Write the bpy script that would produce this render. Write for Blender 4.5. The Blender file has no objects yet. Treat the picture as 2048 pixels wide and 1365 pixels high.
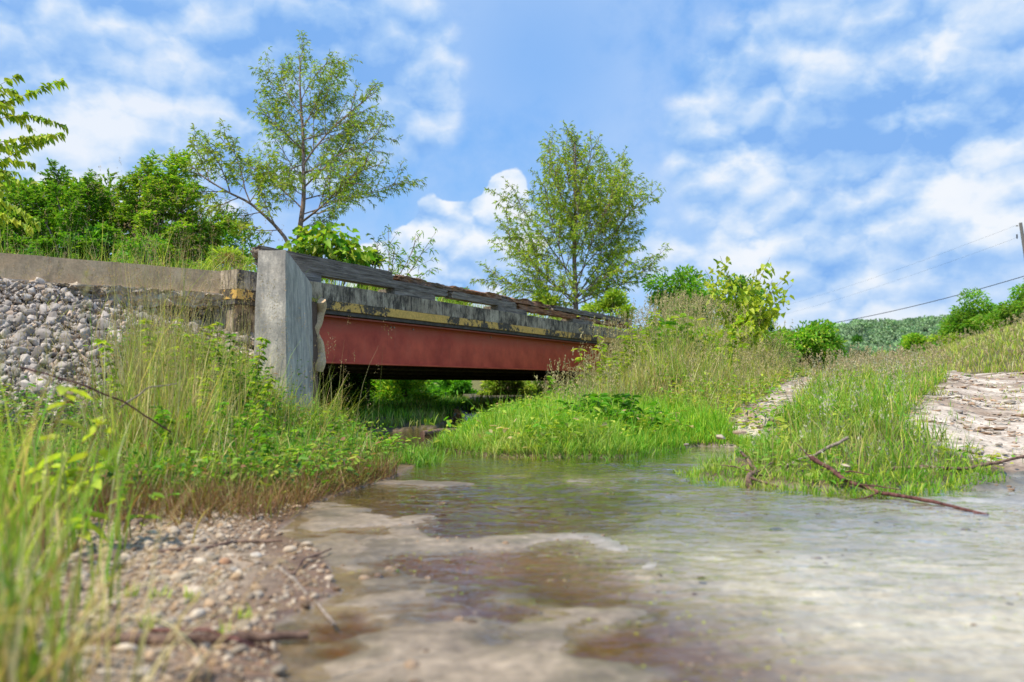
import bpy, math, random
import numpy as np
from mathutils import Vector, Matrix

R = math.radians
SC = bpy.context.scene
COL = SC.collection
RNG = np.random.default_rng(11)

# ------------------------------------------------------------------ camera frame
F = 1500.0; CX, CY = 1024.0, 682.5
CAMH = 0.6
PITCH = math.atan((768 - CY) / F)
CP, SP = math.cos(PITCH), math.sin(PITCH)

def ray(px, py):
    u = (px - CX) / F; v = (CY - py) / F
    return np.array([u, CP - v * SP, SP + v * CP])

def at(px, py, d):
    r = ray(px, py)
    return np.array([0, 0, CAMH]) + r * (d / r[1])

def gp(px, py, z=0.0):
    r = ray(px, py)
    return np.array([0, 0, CAMH]) + r * ((z - CAMH) / r[2])

# ------------------------------------------------------------------ numpy noise
def _hash(ix, iy, iz, s):
    n = (ix * 374761393 + iy * 668265263 + iz * 2147483647 + s * 1274126177) & 0xffffffff
    n = ((n ^ (n >> 13)) * 1274126177) & 0xffffffff
    n = (n ^ (n >> 16)) & 0xffffffff
    return n / 4294967295.0

def vnoise(x, y, z=0.0, s=0):
    x, y, z = np.broadcast_arrays(np.asarray(x, float), np.asarray(y, float), np.asarray(z, float))
    ix = np.floor(x).astype(np.int64); iy = np.floor(y).astype(np.int64); iz = np.floor(z).astype(np.int64)
    fx = x - ix; fy = y - iy; fz = z - iz
    fx = fx * fx * (3 - 2 * fx); fy = fy * fy * (3 - 2 * fy); fz = fz * fz * (3 - 2 * fz)
    r = 0
    for dx in (0, 1):
        for dy in (0, 1):
            for dz in (0, 1):
                w = (fx if dx else 1 - fx) * (fy if dy else 1 - fy) * (fz if dz else 1 - fz)
                r = r + w * _hash(ix + dx, iy + dy, iz + dz, s)
    return r

def fbm(x, y, z=0.0, o=4, s=0):
    r = 0; a = 0.5; t = 0; f = 1.0
    for k in range(o):
        r = r + a * vnoise(x * f, y * f, np.asarray(z) * f, s + k * 17); t += a; a *= .5; f *= 2.03
    return r / t

def sstep(a, b, x):
    t = np.clip((x - a) / (b - a), 0, 1)
    return t * t * (3 - 2 * t)

# ------------------------------------------------------------------ polygons
def poly_dist(px, py, poly, closed=True):
    P = np.array(poly, float)
    Q = np.roll(P, -1, 0) if closed else P[1:]
    P = P if closed else P[:-1]
    d = np.full(px.shape, 1e9)
    for a, b in zip(P, Q):
        ab = b - a; L = (ab ** 2).sum() + 1e-12
        t = np.clip(((px - a[0]) * ab[0] + (py - a[1]) * ab[1]) / L, 0, 1)
        d = np.minimum(d, np.hypot(px - a[0] - t * ab[0], py - a[1] - t * ab[1]))
    return d

def inside(px, py, poly):
    P = np.array(poly, float); Q = np.roll(P, -1, 0)
    c = np.zeros(px.shape, bool)
    for a, b in zip(P, Q):
        if a[1] == b[1]: continue
        k = ((a[1] > py) != (b[1] > py)) & (px < (b[0] - a[0]) * (py - a[1]) / (b[1] - a[1]) + a[0])
        c ^= k
    return c

CREEK = [(-.35, -5), (-.4, .6), (-.45, 1.5), (-.6, 1.9), (-.5, 2.2), (-.68, 2.7), (-.95, 3.05), (-1.0, 3.8), (-.74, 4.95), (-.69, 5.9),
         (-1.15, 6.6), (-1.75, 7.6), (-2.2, 9.2), (-1.5, 9.6), (-1.05, 10.2), (-1.0, 12.5), (-1.2, 16), (-.4, 16),
         (-.45, 12.5), (-.5, 9.8), (-.6, 8), (-.72, 6.9), (-.15, 6.2), (.88, 6.1), (1.3, 6.7), (1.8, 7.3), (2.1, 7.1), (1.95, 6.2),
         (1.4, 5.4), (1.2, 4.85), (1.6, 4.4), (2.0, 4.2), (2.6, 4.55), (3.3, 5.0), (6, 5.1), (14, 4), (14, -5)]
GL = [(-14, 2.6), (-4, 3.15), (-1.9, 3.3), (-1.45, 3.45), (-1.0, 3.85), (-.78, 4.95), (-.72, 5.9), (-1.2, 6.6), (-1.8, 7.6), (-2.25, 9.2), (-14, 9.2)]
GLF = GL[:8]
T1 = [(2.0, 6.6), (2.33, 7.6), (3.2, 9.2), (5, 13), (9, 21), (13.8, 32), (24, 60)]
T2 = [(4.1, 2), (4.4, 6.25), (6.2, 9), (9.3, 14), (11.5, 20), (13.8, 32), (24, 60)]
AP0 = np.array([-4.78, 7.0]); AP1 = np.array([-2.98, 8.3])
APU = (AP1 - AP0) / np.linalg.norm(AP1 - AP0); APN = np.array([APU[1], -APU[0]])      # normal toward the creek side
# bridge frame
B0 = np.array([-2.3, 9.1]); BU = np.array([.594, 1.0]); BU /= np.linalg.norm(BU); BN = np.array([-BU[1], BU[0]])
def t_of(px, v=0.0):
    k = (px - CX) / F / (CP)            # near the horizon
    o = B0 + BN * v
    return (k * o[1] - o[0]) / (BU[0] - k * BU[1])
BL = t_of(1272)
BE = B0 + BU * BL

def xT2(y):
    a = np.array(T2); return np.interp(y, a[:, 1], a[:, 0])

def terrain(x, y, full=False):
    x = np.asarray(x, float); y = np.asarray(y, float)
    inC = inside(x, y, CREEK); de = poly_dist(x, y, CREEK)
    # creek bed
    n1 = fbm(x * 2.0 + 3, y * 2.3 + 1.3, 0, 4, 5); n2 = fbm(x * 5, y * 6, 0, 3, 9)
    m = np.clip((.7 * n1 + .3 * n2 - .5) * 3.2 + .52, 0, 1); fine = .010 * (fbm(x * 14, y * 20, 0, 3, 15) - .5)
    rt = sstep(.0, 1.0, x + .3 * (y - 3) * (y < 3)); fr = sstep(4.3, 5.4, y)
    bedL = -.050 + .066 * m + 1.3 * fine; bedR = -.027 + .026 * m + .8 * fine; bedF = -.075 + .06 * m + fine
    bed = bedL * (1 - rt) + bedR * rt; bed = bed * (1 - fr) + bedF * fr
    bed = np.where(bed > .002, .002 + .4 * (bed - .002), bed)
    bed = np.where((rt > .3) & (y < 4.6), np.minimum(bed, -.004 - .004 * rt), bed)
    sh = sstep(2.1, 2.9, x) * sstep(3.4, 4.2, y); bed = bed + .042 * sh * (.35 + m)
    bed = bed * (1 - .8 * (1 - sstep(0, .16, de)) * (bed < 0)) 
    # left
    s = (x - AP0[0]) * APN[0] + (y - AP0[1]) * APN[1]
    inG = inside(x, y, GL)
    dg = poly_dist(x, y, GLF, closed=False)
    dg = np.where((x > -2.02 - .155 * (y - 6.6)) & (y > 6.2), np.minimum(dg, poly_dist(x, y, GL[:-1], closed=False) * .6), dg)
    rip = 1.47 - .50 * np.maximum(s, 0) + .05 * (fbm(x * 1.5, y * 1.5, 0, 3, 31) - .5)
    zl_in = np.minimum(rip, .03 + .42 * dg + .04 * (fbm(x * 2, y * 2, 0, 3, 3) - .5) * sstep(0, .3, dg))
    zl_out = .008 + .05 * np.minimum(de, 1.2) + .015 * (fbm(x * 3, y * 3, 0, 3, 8) - .4) * sstep(0, .3, de)
    zleft = np.where(inG, np.maximum(zl_in, zl_out), zl_out)
    # plateau of the road behind the approach wall
    bt = (x - B0[0]) * BU[0] + (y - B0[1]) * BU[1]; bv = (x - B0[0]) * BN[0] + (y - B0[1]) * BN[1]
    plat = (s < -.12) & (bt < -.15)
    # upstream left bank
    zup = .03 + .14 * np.minimum(de, 1.4) + .02 * np.maximum(de - 1.4, 0)
    zup = np.minimum(zup, .14)
    zl = np.where(y > 9.2, zup, zleft)
    zl = np.where(plat, 1.58 - .35 * sstep(6, 10, -s), zl)
    # right
    base = .04 + .075 * np.clip(y - 5, 0, 9) + .008 * np.clip(y - 14, 0, 16)
    d1 = poly_dist(x, y, T1, closed=False); d2 = poly_dist(x, y, T2, closed=False)
    left_of = x < np.interp(y, [a[1] for a in T1], [a[0] for a in T1])
    hump = np.where(left_of, .5 * sstep(.3, 2.5, d1) * sstep(6, 10, y), .10 * sstep(.35, .9, np.minimum(d1, d2)) * sstep(5, 7, y))
    road_c = bv - 2.5
    zr_b = 1.6 - .42 * np.maximum(np.abs(road_c) - 2.6, 0)
    bt2 = bt - BL - 6.0
    zr_b = zr_b - .62 * np.maximum(-bt2 - .0, 0)
    zr = base + hump
    zr = np.maximum(zr, zr_b * (y > 8)) if True else zr
    over = np.maximum(x - xT2(y) - 1.4, 0) * sstep(9, 16, y)
    zr = zr + np.minimum(.3 * over, 3.2)
    zr = np.minimum(zr, np.where(x > 2.6, .02 + .30 * de, .02 + .17 * de + .16 * np.maximum(de - 1.5, 0)))
    capz = np.where(y > 8.5, .14 + .12 * sstep(9, 12, y) + .55 * np.maximum(x - (.75 + .085 * (y - 9)), 0), 99.)
    zr = np.where(y < 34, np.minimum(zr, capz), zr)
    zr = zr + .03 * (fbm(x * 1.3, y * 1.3, 0, 3, 77) - .5) * sstep(0, .5, de)
    isR = (x > -.75 + .0 * y) & (y > 4.0)
    side = np.where(y < 6, x > .6, x > np.interp(y, [6, 6.9, 8, 9.8, 12.5, 16, 40], [-.7, -.9, -1.3, -.85, -.7, -.8, -3]))
    z = np.where(side, zr, zl)
    # front of camera to the right, outside creek
    z = np.where(inC, bed, z)
    z = np.where(y > 60, z * 0 + 1.2 + np.minimum(.02 * (y - 60), 6) , z)
    if full:
        return z, dict(inC=inC, de=de, inG=inG, dg=dg, s=s, d1=d1, d2=d2, side=side, plat=plat, n1=n1, n2=n2, bt=bt, bv=bv)
    return z

# ------------------------------------------------------------------ object helpers
def tag(o, label=None, cat=None, group=None, kind=None):
    if label: o['label'] = label
    if cat: o['category'] = cat
    if group: o['group'] = group
    if kind: o['kind'] = kind
    return o

def empty(name, loc, label, cat, group=None, kind=None):
    o = bpy.data.objects.new(name, None); COL.objects.link(o)
    o.location = loc; o.empty_display_size = .1
    return tag(o, label, cat, group, kind)

def mesh_obj(name, verts, faces, material, parent=None, cols=None, smooth=False, loc=None):
    """faces: (n,k) array, or list of such arrays"""
    if not isinstance(faces, list): faces = [faces]
    faces = [np.asarray(f, np.int32) for f in faces if len(f)]
    verts = np.asarray(verts, np.float32)
    me = bpy.data.meshes.new(name)
    me.vertices.add(len(verts)); me.vertices.foreach_set('co', verts.ravel())
    nl = sum(f.size for f in faces); npoly = sum(len(f) for f in faces)
    me.loops.add(nl); me.polygons.add(npoly)
    me.loops.foreach_set('vertex_index', np.concatenate([f.ravel() for f in faces]))
    tot = np.concatenate([np.full(len(f), f.shape[1], np.int32) for f in faces])
    st = np.concatenate([[0], np.cumsum(tot)[:-1]]).astype(np.int32)
    me.polygons.foreach_set('loop_start', st)
    me.polygons.foreach_set('loop_total', tot)
    if smooth: me.polygons.foreach_set('use_smooth', np.ones(npoly, bool))
    if cols is not None:
        a = me.color_attributes.new('Col', 'FLOAT_COLOR', 'POINT')
        c = np.ones((len(verts), 4), np.float32); c[:, :cols.shape[1]] = cols
        a.data.foreach_set('color', c.ravel())
    me.update(calc_edges=True); me.validate()
    me.materials.append(material)
    o = bpy.data.objects.new(name, me); COL.objects.link(o)
    if parent is not None:
        o.parent = parent
        o.matrix_parent_inverse = Matrix.Translation(-Vector(parent.location))   # verts are given in world space
    if loc is not None: o.location = loc
    return o

def recenter(o, p):
    """put the object's origin at p (verts were in world space)"""
    p = Vector(p); o.data.transform(Matrix.Translation(-p)); o.location = p
    return o

class MB:
    def __init__(s): s.v = []; s.f = {3: [], 4: []}; s.c = []; s.n = 0
    def add(s, v, f, c=None):
        v = np.asarray(v, float); f = np.asarray(f, int)
        if len(v) == 0: return
        s.v.append(v); s.f[f.shape[1]].append(f + s.n); s.n += len(v)
        if c is not None: s.c.append(np.broadcast_to(np.asarray(c, float), (len(v), 3)))
    def build(s, name, mat, parent=None, smooth=False):
        return mesh_obj(name, np.concatenate(s.v), [np.concatenate(x) for x in s.f.values() if x], mat, parent,
                        np.concatenate(s.c) if s.c else None, smooth)

def tube(mb, pts, rad, k=6, c=None, cap=True):
    P = np.asarray(pts, float); n = len(P)
    T = np.gradient(P, axis=0); T /= np.linalg.norm(T, axis=1)[:, None] + 1e-9
    ref = np.array([0, 0, 1.0]) if abs(T[0][2]) < .9 else np.array([1.0, 0, 0])
    A = np.cross(T, ref); A /= np.linalg.norm(A, axis=1)[:, None] + 1e-9
    B = np.cross(T, A)
    th = np.arange(k) * 2 * np.pi / k
    rad = np.broadcast_to(np.asarray(rad, float), (n,))
    V = P[:, None] + rad[:, None, None] * (A[:, None] * np.cos(th)[None, :, None] + B[:, None] * np.sin(th)[None, :, None])
    V = V.reshape(-1, 3)
    i = np.arange(n - 1)[:, None] * k; j = np.arange(k)[None]; j2 = (j + 1) % k
    Fq = np.stack([i + j, i + j2, i + k + j2, i + k + j], -1).reshape(-1, 4)
    mb.add(V, Fq, c)
    if cap:
        for e in (0, n - 1):
            vv = np.concatenate([V[e * k:(e + 1) * k], P[e:e + 1]])
            jj = np.arange(k)
            mb.add(vv, np.stack([jj, (jj + 1) % k, np.full(k, k)], -1), c)

def rough_box(mb, o, ax, ay, az, div, amp=0.0, freq=4.0, seed=0, c=None, warp=None):
    """box with corner o and edge vectors ax ay az, each face a grid, displaced by 3D noise"""
    o = np.asarray(o, float); A = [np.asarray(a, float) for a in (ax, ay, az)]
    for d in range(3):
        a, b = (d + 1) % 3, (d + 2) % 3
        na, nb = div[a], div[b]
        for e in (0, 1):
            ii, jj = np.meshgrid(np.arange(na + 1) / na, np.arange(nb + 1) / nb, indexing='ij')
            V = np.zeros((ii.size, 3)); V[:, a] = ii.ravel(); V[:, b] = jj.ravel(); V[:, d] = e
            if warp is not None: V = warp(V)
            W = o + V[:, :1] * A[0] + V[:, 1:2] * A[1] + V[:, 2:] * A[2]
            if amp:
                for q in range(3):
                    W[:, q] += 0
                N = np.stack([fbm(W[:, 0] * freq + 7.1 * q, W[:, 1] * freq, W[:, 2] * freq, 4, seed + q * 5) - .5 for q in range(3)], 1)
                W = W + N * 2 * amp
            i = np.arange(na)[:, None] * (nb + 1); j = np.arange(nb)[None]
            f = np.stack([i + j, i + j + 1, i + nb + 2 + j, i + nb + 1 + j], -1).reshape(-1, 4)
            if e: f = f[:, ::-1]
            f = f[:, ::-1]
            mb.add(W, f, c)

# ------------------------------------------------------------------ materials
def newmat(name):
    m = bpy.data.materials.new(name); m.use_nodes = True
    nt = m.node_tree; b = nt.nodes['Principled BSDF']
    return m, nt, b
def N(nt, t, **kw):
    n = nt.nodes.new(t)
    for k, v in kw.items():
        if k.startswith('i_'): n.inputs[k[2:].replace('_', ' ')].default_value = v
        else: setattr(n, k, v)
    return n
def L(nt, a, b): nt.links.new(a, b)
def noise(nt, scale, vec=None, detail=5, rough=.6, dist=0.0):
    n = N(nt, 'ShaderNodeTexNoise'); n.inputs['Scale'].default_value = scale; n.inputs['Detail'].default_value = detail
    n.inputs['Roughness'].default_value = rough; n.inputs['Distortion'].default_value = dist
    if vec is not None: L(nt, vec, n.inputs['Vector'])
    return n
def ramp(nt, fac, stops, interp='LINEAR'):
    r = N(nt, 'ShaderNodeValToRGB'); r.color_ramp.interpolation = interp
    e = r.color_ramp.elements
    while len(e) < len(stops): e.new(.5)
    for x, (p, c) in zip(e, stops):
        x.position = p; x.color = (*c, 1) if len(c) == 3 else c
    L(nt, fac, r.inputs['Fac']); return r
def mix(nt, fac, a, b, mode='MIX'):
    m = N(nt, 'ShaderNodeMix', data_type='RGBA', blend_type=mode)
    for s, v in ((m.inputs[0], fac), (m.inputs[6], a), (m.inputs[7], b)):
        if hasattr(v, 'is_linked') or hasattr(v, 'links'): L(nt, v, s)
        elif isinstance(v, (int, float)): s.default_value = v
        else: s.default_value = (*v, 1)
    return m.outputs[2]
def coords(nt, scale=(1, 1, 1), rot=(0, 0, 0), obj=False):
    tc = N(nt, 'ShaderNodeTexCoord'); mp = N(nt, 'ShaderNodeMapping')
    if obj: L(nt, tc.outputs['Object'], mp.inputs['Vector'])
    else:
        g = N(nt, 'ShaderNodeNewGeometry'); L(nt, g.outputs['Position'], mp.inputs['Vector'])
    mp.inputs['Scale'].default_value = scale; mp.inputs['Rotation'].default_value = rot
    return mp.outputs['Vector']
def bump(nt, b, h, strength=.4, dist=.02):
    n = N(nt, 'ShaderNodeBump'); n.inputs['Strength'].default_value = strength; n.inputs['Distance'].default_value = dist
    L(nt, h, n.inputs['Height']); L(nt, n.outputs[0], b.inputs['Normal']); return n
def math_(nt, op, a, b=None, clamp=False):
    m = N(nt, 'ShaderNodeMath', operation=op, use_clamp=clamp)
    for s, v in zip(m.inputs, (a, b)):
        if v is None: continue
        if isinstance(v, (int, float)): s.default_value = v
        else: L(nt, v, s)
    return m.outputs[0]

def leafmat(name, trans=.35, rough=.55, tint=(1.15, 1.25, .5)):
    m, nt, b = newmat(name)
    at_ = N(nt, 'ShaderNodeAttribute', attribute_name='Col')
    nz = noise(nt, 9, coords(nt), 2)
    c = mix(nt, 1.0, at_.outputs['Color'], ramp(nt, nz.outputs['Fac'], [(.3, (.75, .75, .75)), (.7, (1.2, 1.2, 1.2))]).outputs[0], 'MULTIPLY')
    L(nt, c, b.inputs['Base Color']); b.inputs['Roughness'].default_value = rough
    b.inputs['Specular IOR Level'].default_value = .3
    tr = N(nt, 'ShaderNodeBsdfTranslucent')
    L(nt, mix(nt, 1.0, c, tint, 'MULTIPLY'), tr.inputs['Color'])
    mx = N(nt, 'ShaderNodeMixShader'); mx.inputs[0].default_value = trans
    L(nt, b.outputs[0], mx.inputs[1]); L(nt, tr.outputs[0], mx.inputs[2])
    L(nt, mx.outputs[0], nt.nodes['Material Output'].inputs['Surface'])
    return m

M = {}
M['leaf'] = leafmat('leaf', .45)
M['grass'] = leafmat('grass_blade', .4, .5)
M['farleaf'] = leafmat('far_leaf', .2, .8)

def m_bark(name, c1, c2):
    m, nt, b = newmat(name)
    v = coords(nt, (9, 9, 2.5)); n = noise(nt, 4, v, 6)
    L(nt, ramp(nt, n.outputs['Fac'], [(.35, c1), (.65, c2)]).outputs[0], b.inputs['Base Color'])
    b.inputs['Roughness'].default_value = .9; bump(nt, b, n.outputs['Fac'], .6, .01); return m
M['bark'] = m_bark('bark', (.16, .10, .08), (.40, .28, .22))
M['stick'] = m_bark('dead_wood', (.07, .035, .025), (.27, .17, .12))
M['redstick'] = m_bark('red_wet_bark', (.05, .015, .012), (.22, .09, .075))
M['greystick'] = m_bark('grey_dead_wood', (.12, .09, .07), (.42, .34, .27))
M['stalk'] = m_bark('stalk', (.16, .17, .05), (.32, .28, .12))

def m_concrete(name, c1, c2, stain=.5, streak_scale=3.0, dark=(.05, .045, .04), grain=60, th=.53):
    m, nt, b = newmat(name)
    v = coords(nt)
    n = noise(nt, 3.2, v, 8, .65); n2 = noise(nt, grain, v, 4)
    base = ramp(nt, n.outputs['Fac'], [(.3, c1), (.7, c2)]).outputs[0]
    base = mix(nt, .5, base, ramp(nt, n2.outputs['Fac'], [(.3, (.6, .6, .6)), (.7, (1.25, 1.25, 1.25))]).outputs[0], 'MULTIPLY')
    vs = coords(nt, (streak_scale, streak_scale, streak_scale * .12)); ns = noise(nt, 3.0, vs, 6, .7)
    bl = noise(nt, 1.7, v, 5, .7); fine = noise(nt, 11, coords(nt, (1, 1, .45)), 7, .75)
    mm = math_(nt, 'ADD', math_(nt, 'MULTIPLY', ns.outputs['Fac'], .3), math_(nt, 'ADD', math_(nt, 'MULTIPLY', bl.outputs['Fac'], .35), math_(nt, 'MULTIPLY', fine.outputs['Fac'], .4)))
    k = ramp(nt, mm, [(th, (0, 0, 0)), (th + .1, (1, 1, 1))]).outputs[0]
    k2 = math_(nt, 'MULTIPLY', k, stain)
    c = mix(nt, k2, base, dark)
    L(nt, c, b.inputs['Base Color']); b.inputs['Roughness'].default_value = .92
    h = math_(nt, 'ADD', n.outputs['Fac'], math_(nt, 'MULTIPLY', n2.outputs['Fac'], .35))
    bump(nt, b, h, .45, .015); return m
M['conc_wall'] = m_concrete('approach_concrete', (.56, .37, .20), (.88, .64, .38), .5, 3.2, (.10, .075, .06))
M['conc_wing'] = m_concrete('wing_concrete', (.40, .35, .285), (.84, .75, .62), .6, 2.4, (.15, .15, .145), th=.50)
M['conc_kerb'] = m_concrete('kerb_concrete', (.34, .26, .17), (.68, .56, .40), .93, 13.0, (.05, .038, .028), th=.475)
M['conc_rough'] = m_concrete('aggregate_concrete', (.24, .20, .15), (.66, .56, .44), .2, 3, (.07, .06, .05), 25)

def m_paint(name, col, under, thr, scale=9):
    m, nt, b = newmat(name)
    v = coords(nt, (1, 1, 1)); n = noise(nt, scale, v, 8, .72); big = noise(nt, 1.3, v, 2)
    s = math_(nt, 'ADD', n.outputs['Fac'], math_(nt, 'MULTIPLY', math_(nt, 'SUBTRACT', big.outputs['Fac'], .5), 1.3))
    k = ramp(nt, s, [(thr - .02, (0, 0, 0)), (thr + .03, (1, 1, 1))]).outputs[0]
    nb = noise(nt, 30, v, 4)
    cc = mix(nt, .6, col, ramp(nt, nb.outputs['Fac'], [(.3, (.55, .5, .4)), (.7, (1.2, 1.15, 1.1))]).outputs[0], 'MULTIPLY')
    uu = ramp(nt, nb.outputs['Fac'], [(.35, under), (.7, tuple(3.2 * q for q in under))]).outputs[0]
    L(nt, mix(nt, k, cc, uu), b.inputs['Base Color']); b.inputs['Roughness'].default_value = .8
    bump(nt, b, k, -.4, .004); return m
M['yellow'] = m_paint('flaking_yellow_paint', (.85, .52, .13), (.05, .038, .025), .495, 13)

def m_red():
    m, nt, b = newmat('red_oxide_paint')
    v = coords(nt); g = N(nt, 'ShaderNodeSeparateXYZ'); L(nt, v, g.inputs[0])
    n = noise(nt, 2.5, v, 6, .65); nf = noise(nt, 45, v, 3)
    base = ramp(nt, n.outputs['Fac'], [(.3, (.46, .045, .022)), (.7, (.80, .125, .06))]).outputs[0]
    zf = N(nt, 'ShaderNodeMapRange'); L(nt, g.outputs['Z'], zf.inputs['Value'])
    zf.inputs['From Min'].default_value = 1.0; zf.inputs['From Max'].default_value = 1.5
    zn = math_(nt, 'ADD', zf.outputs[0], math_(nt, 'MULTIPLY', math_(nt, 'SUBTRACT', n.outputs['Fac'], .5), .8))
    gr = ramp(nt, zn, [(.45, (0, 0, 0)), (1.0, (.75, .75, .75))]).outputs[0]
    c = mix(nt, gr, base, (.16, .055, .03))  # grime plus painted kerb overhang shade, darkening the web towards the top
    # rain streaks
    vs = coords(nt, (1.6, 1.6, .35)); ns = noise(nt, 4, vs, 7, .75, .3)
    k = ramp(nt, ns.outputs['Fac'], [(.56, (0, 0, 0)), (.8, (.25, .25, .25))]).outputs[0]
    c = mix(nt, k, c, (.52, .24, .17))
    k = ramp(nt, ns.outputs['Fac'], [(.25, (.4, .4, .4)), (.42, (0, 0, 0))]).outputs[0]
    c = mix(nt, k, c, (.17, .035, .02))
    # scratches and chips
    vc = coords(nt, (14, 14, 2.2)); nc = noise(nt, 3.3, vc, 8, .8)
    k = ramp(nt, nc.outputs['Fac'], [(.68, (0, 0, 0)), (.70, (.8, .8, .8))]).outputs[0]
    c = mix(nt, k, c, (.45, .36, .32))
    L(nt, c, b.inputs['Base Color']); b.inputs['Roughness'].default_value = .55
    h = math_(nt, 'ADD', n.outputs['Fac'], math_(nt, 'MULTIPLY', nf.outputs['Fac'], .2)); bump(nt, b, h, .15, .01); return m
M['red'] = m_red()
def m_plain(name, c, rough=.7, metal=0, var=.35, sc=12):
    m, nt, b = newmat(name); n = noise(nt, sc, coords(nt), 6)
    L(nt, mix(nt, 1.0, c, ramp(nt, n.outputs['Fac'], [(.3, (1 - var,) * 3), (.7, (1 + var,) * 3)]).outputs[0], 'MULTIPLY'), b.inputs['Base Color'])
    b.inputs['Roughness'].default_value = rough; b.inputs['Metallic'].default_value = metal; bump(nt, b, n.outputs['Fac'], .2, .01); return m
M['rust'] = m_plain('rusty_steel', (.055, .035, .026), .8, 0, .6)
M['bolt'] = m_plain('bolt_steel', (.35, .32, .28), .6, .3)
M['wire'] = m_plain('black_cable', (.03, .035, .045), .6)
M['pole'] = m_bark('weathered_pole', (.12, .11, .10), (.28, .26, .24))
M['underside'] = m_plain('dark_soffit', (.09, .08, .07), .9)

def m_wood(name, c1, c2, rot):
    m, nt, b = newmat(name)
    ang = math.atan2(BU[1], BU[0])
    tc = N(nt, 'ShaderNodeNewGeometry'); mp = N(nt, 'ShaderNodeMapping', vector_type='TEXTURE')
    mp.inputs['Rotation'].default_value = (0, 0, ang); L(nt, tc.outputs['Position'], mp.inputs['Vector'])
    m2 = N(nt, 'ShaderNodeMapping'); m2.inputs['Scale'].default_value = (1.1, 16, 16); L(nt, mp.outputs[0], m2.inputs['Vector'])
    n = noise(nt, 2.2, m2.outputs[0], 8, .7, .6); n2 = noise(nt, 2.0, mp.outputs[0], 4)
    c = ramp(nt, n.outputs['Fac'], [(.30, (.015, .012, .01)), (.40, c1), (.68, c2)]).outputs[0]
    if rot:
        c = mix(nt, ramp(nt, n2.outputs['Fac'], [(.42, (0, 0, 0)), (.6, (1, 1, 1))]).outputs[0], c,
                ramp(nt, n.outputs['Fac'], [(.35, (.05, .02, .01)), (.5, (.36, .15, .06)), (.72, (.7, .42, .22))]).outputs[0])
    L(nt, c, b.inputs['Base Color']); b.inputs['Roughness'].default_value = .9
    bump(nt, b, n.outputs['Fac'], .9, .02); return m
M['wood_dark'] = m_wood('weathered_dark_timber', (.11, .085, .065), (.36, .30, .245), False)
M['wood_grey'] = m_wood('weathered_grey_timber', (.13, .10, .075), (.45, .37, .29), False)
M['wood_rot'] = m_wood('rotten_timber', (.10, .065, .045), (.36, .26, .19), True)
M['wood_block'] = m_wood('split_block_timber', (.10, .085, .075), (.38, .34, .31), False)

def m_stone(name, c1, c2, c3, sc=6):
    m, nt, b = newmat(name)
    a = N(nt, 'ShaderNodeAttribute', attribute_name='Col')
    v = coords(nt); n = noise(nt, sc, v, 6, .65); n2 = noise(nt, 70, v, 3)
    c = ramp(nt, n.outputs['Fac'], [(.3, c1), (.5, c2), (.7, c3)]).outputs[0]
    c = mix(nt, 1.0, c, a.outputs['Color'], 'MULTIPLY')
    L(nt, c, b.inputs['Base Color']); b.inputs['Roughness'].default_value = .85
    bump(nt, b, math_(nt, 'ADD', n.outputs['Fac'], math_(nt, 'MULTIPLY', n2.outputs['Fac'], .3)), .4, .01); return m
M['riprap'] = m_stone('limestone_riprap', (.22, .19, .17), (.42, .37, .33), (.60, .53, .46))
M['pebble'] = m_stone('creek_pebble', (.28, .22, .17), (.42, .36, .29), (.55, .5, .43), 20)

def m_ground():
    m, nt, b = newmat('ground')
    a = N(nt, 'ShaderNodeAttribute', attribute_name='Col')
    v = coords(nt); n = noise(nt, 2.4, v, 8, .68); n2 = noise(nt, 26, v, 6, .7); n3 = noise(nt, 120, v, 3)
    f = ramp(nt, n.outputs['Fac'], [(.28, (.62, .6, .58)), (.72, (1.3, 1.3, 1.3))]).outputs[0]
    f2 = ramp(nt, n2.outputs['Fac'], [(.3, (.62, .6, .58)), (.7, (1.3, 1.3, 1.3))]).outputs[0]
    c = mix(nt, 1.0, mix(nt, 1.0, a.outputs['Color'], f, 'MULTIPLY'), f2, 'MULTIPLY')
    L(nt, c, b.inputs['Base Color'])
    g = N(nt, 'ShaderNodeSeparateXYZ'); L(nt, v, g.inputs[0])
    w = N(nt, 'ShaderNodeMapRange'); L(nt, math_(nt, 'ADD', g.outputs['Z'], math_(nt, 'MULTIPLY', math_(nt, 'SUBTRACT', n2.outputs['Fac'], .5), .03)), w.inputs['Value'])
    w.inputs['From Min'].default_value = .008; w.inputs['From Max'].default_value = .04
    w.inputs['To Min'].default_value = .28; w.inputs['To Max'].default_value = .9
    L(nt, w.outputs[0], b.inputs['Roughness'])
    h = math_(nt, 'ADD', math_(nt, 'ADD', n.outputs['Fac'], math_(nt, 'MULTIPLY', n2.outputs['Fac'], .4)), math_(nt, 'MULTIPLY', n3.outputs['Fac'], .12))
    bump(nt, b, h, .55, .02); return m
M['ground'] = m_ground()

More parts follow.
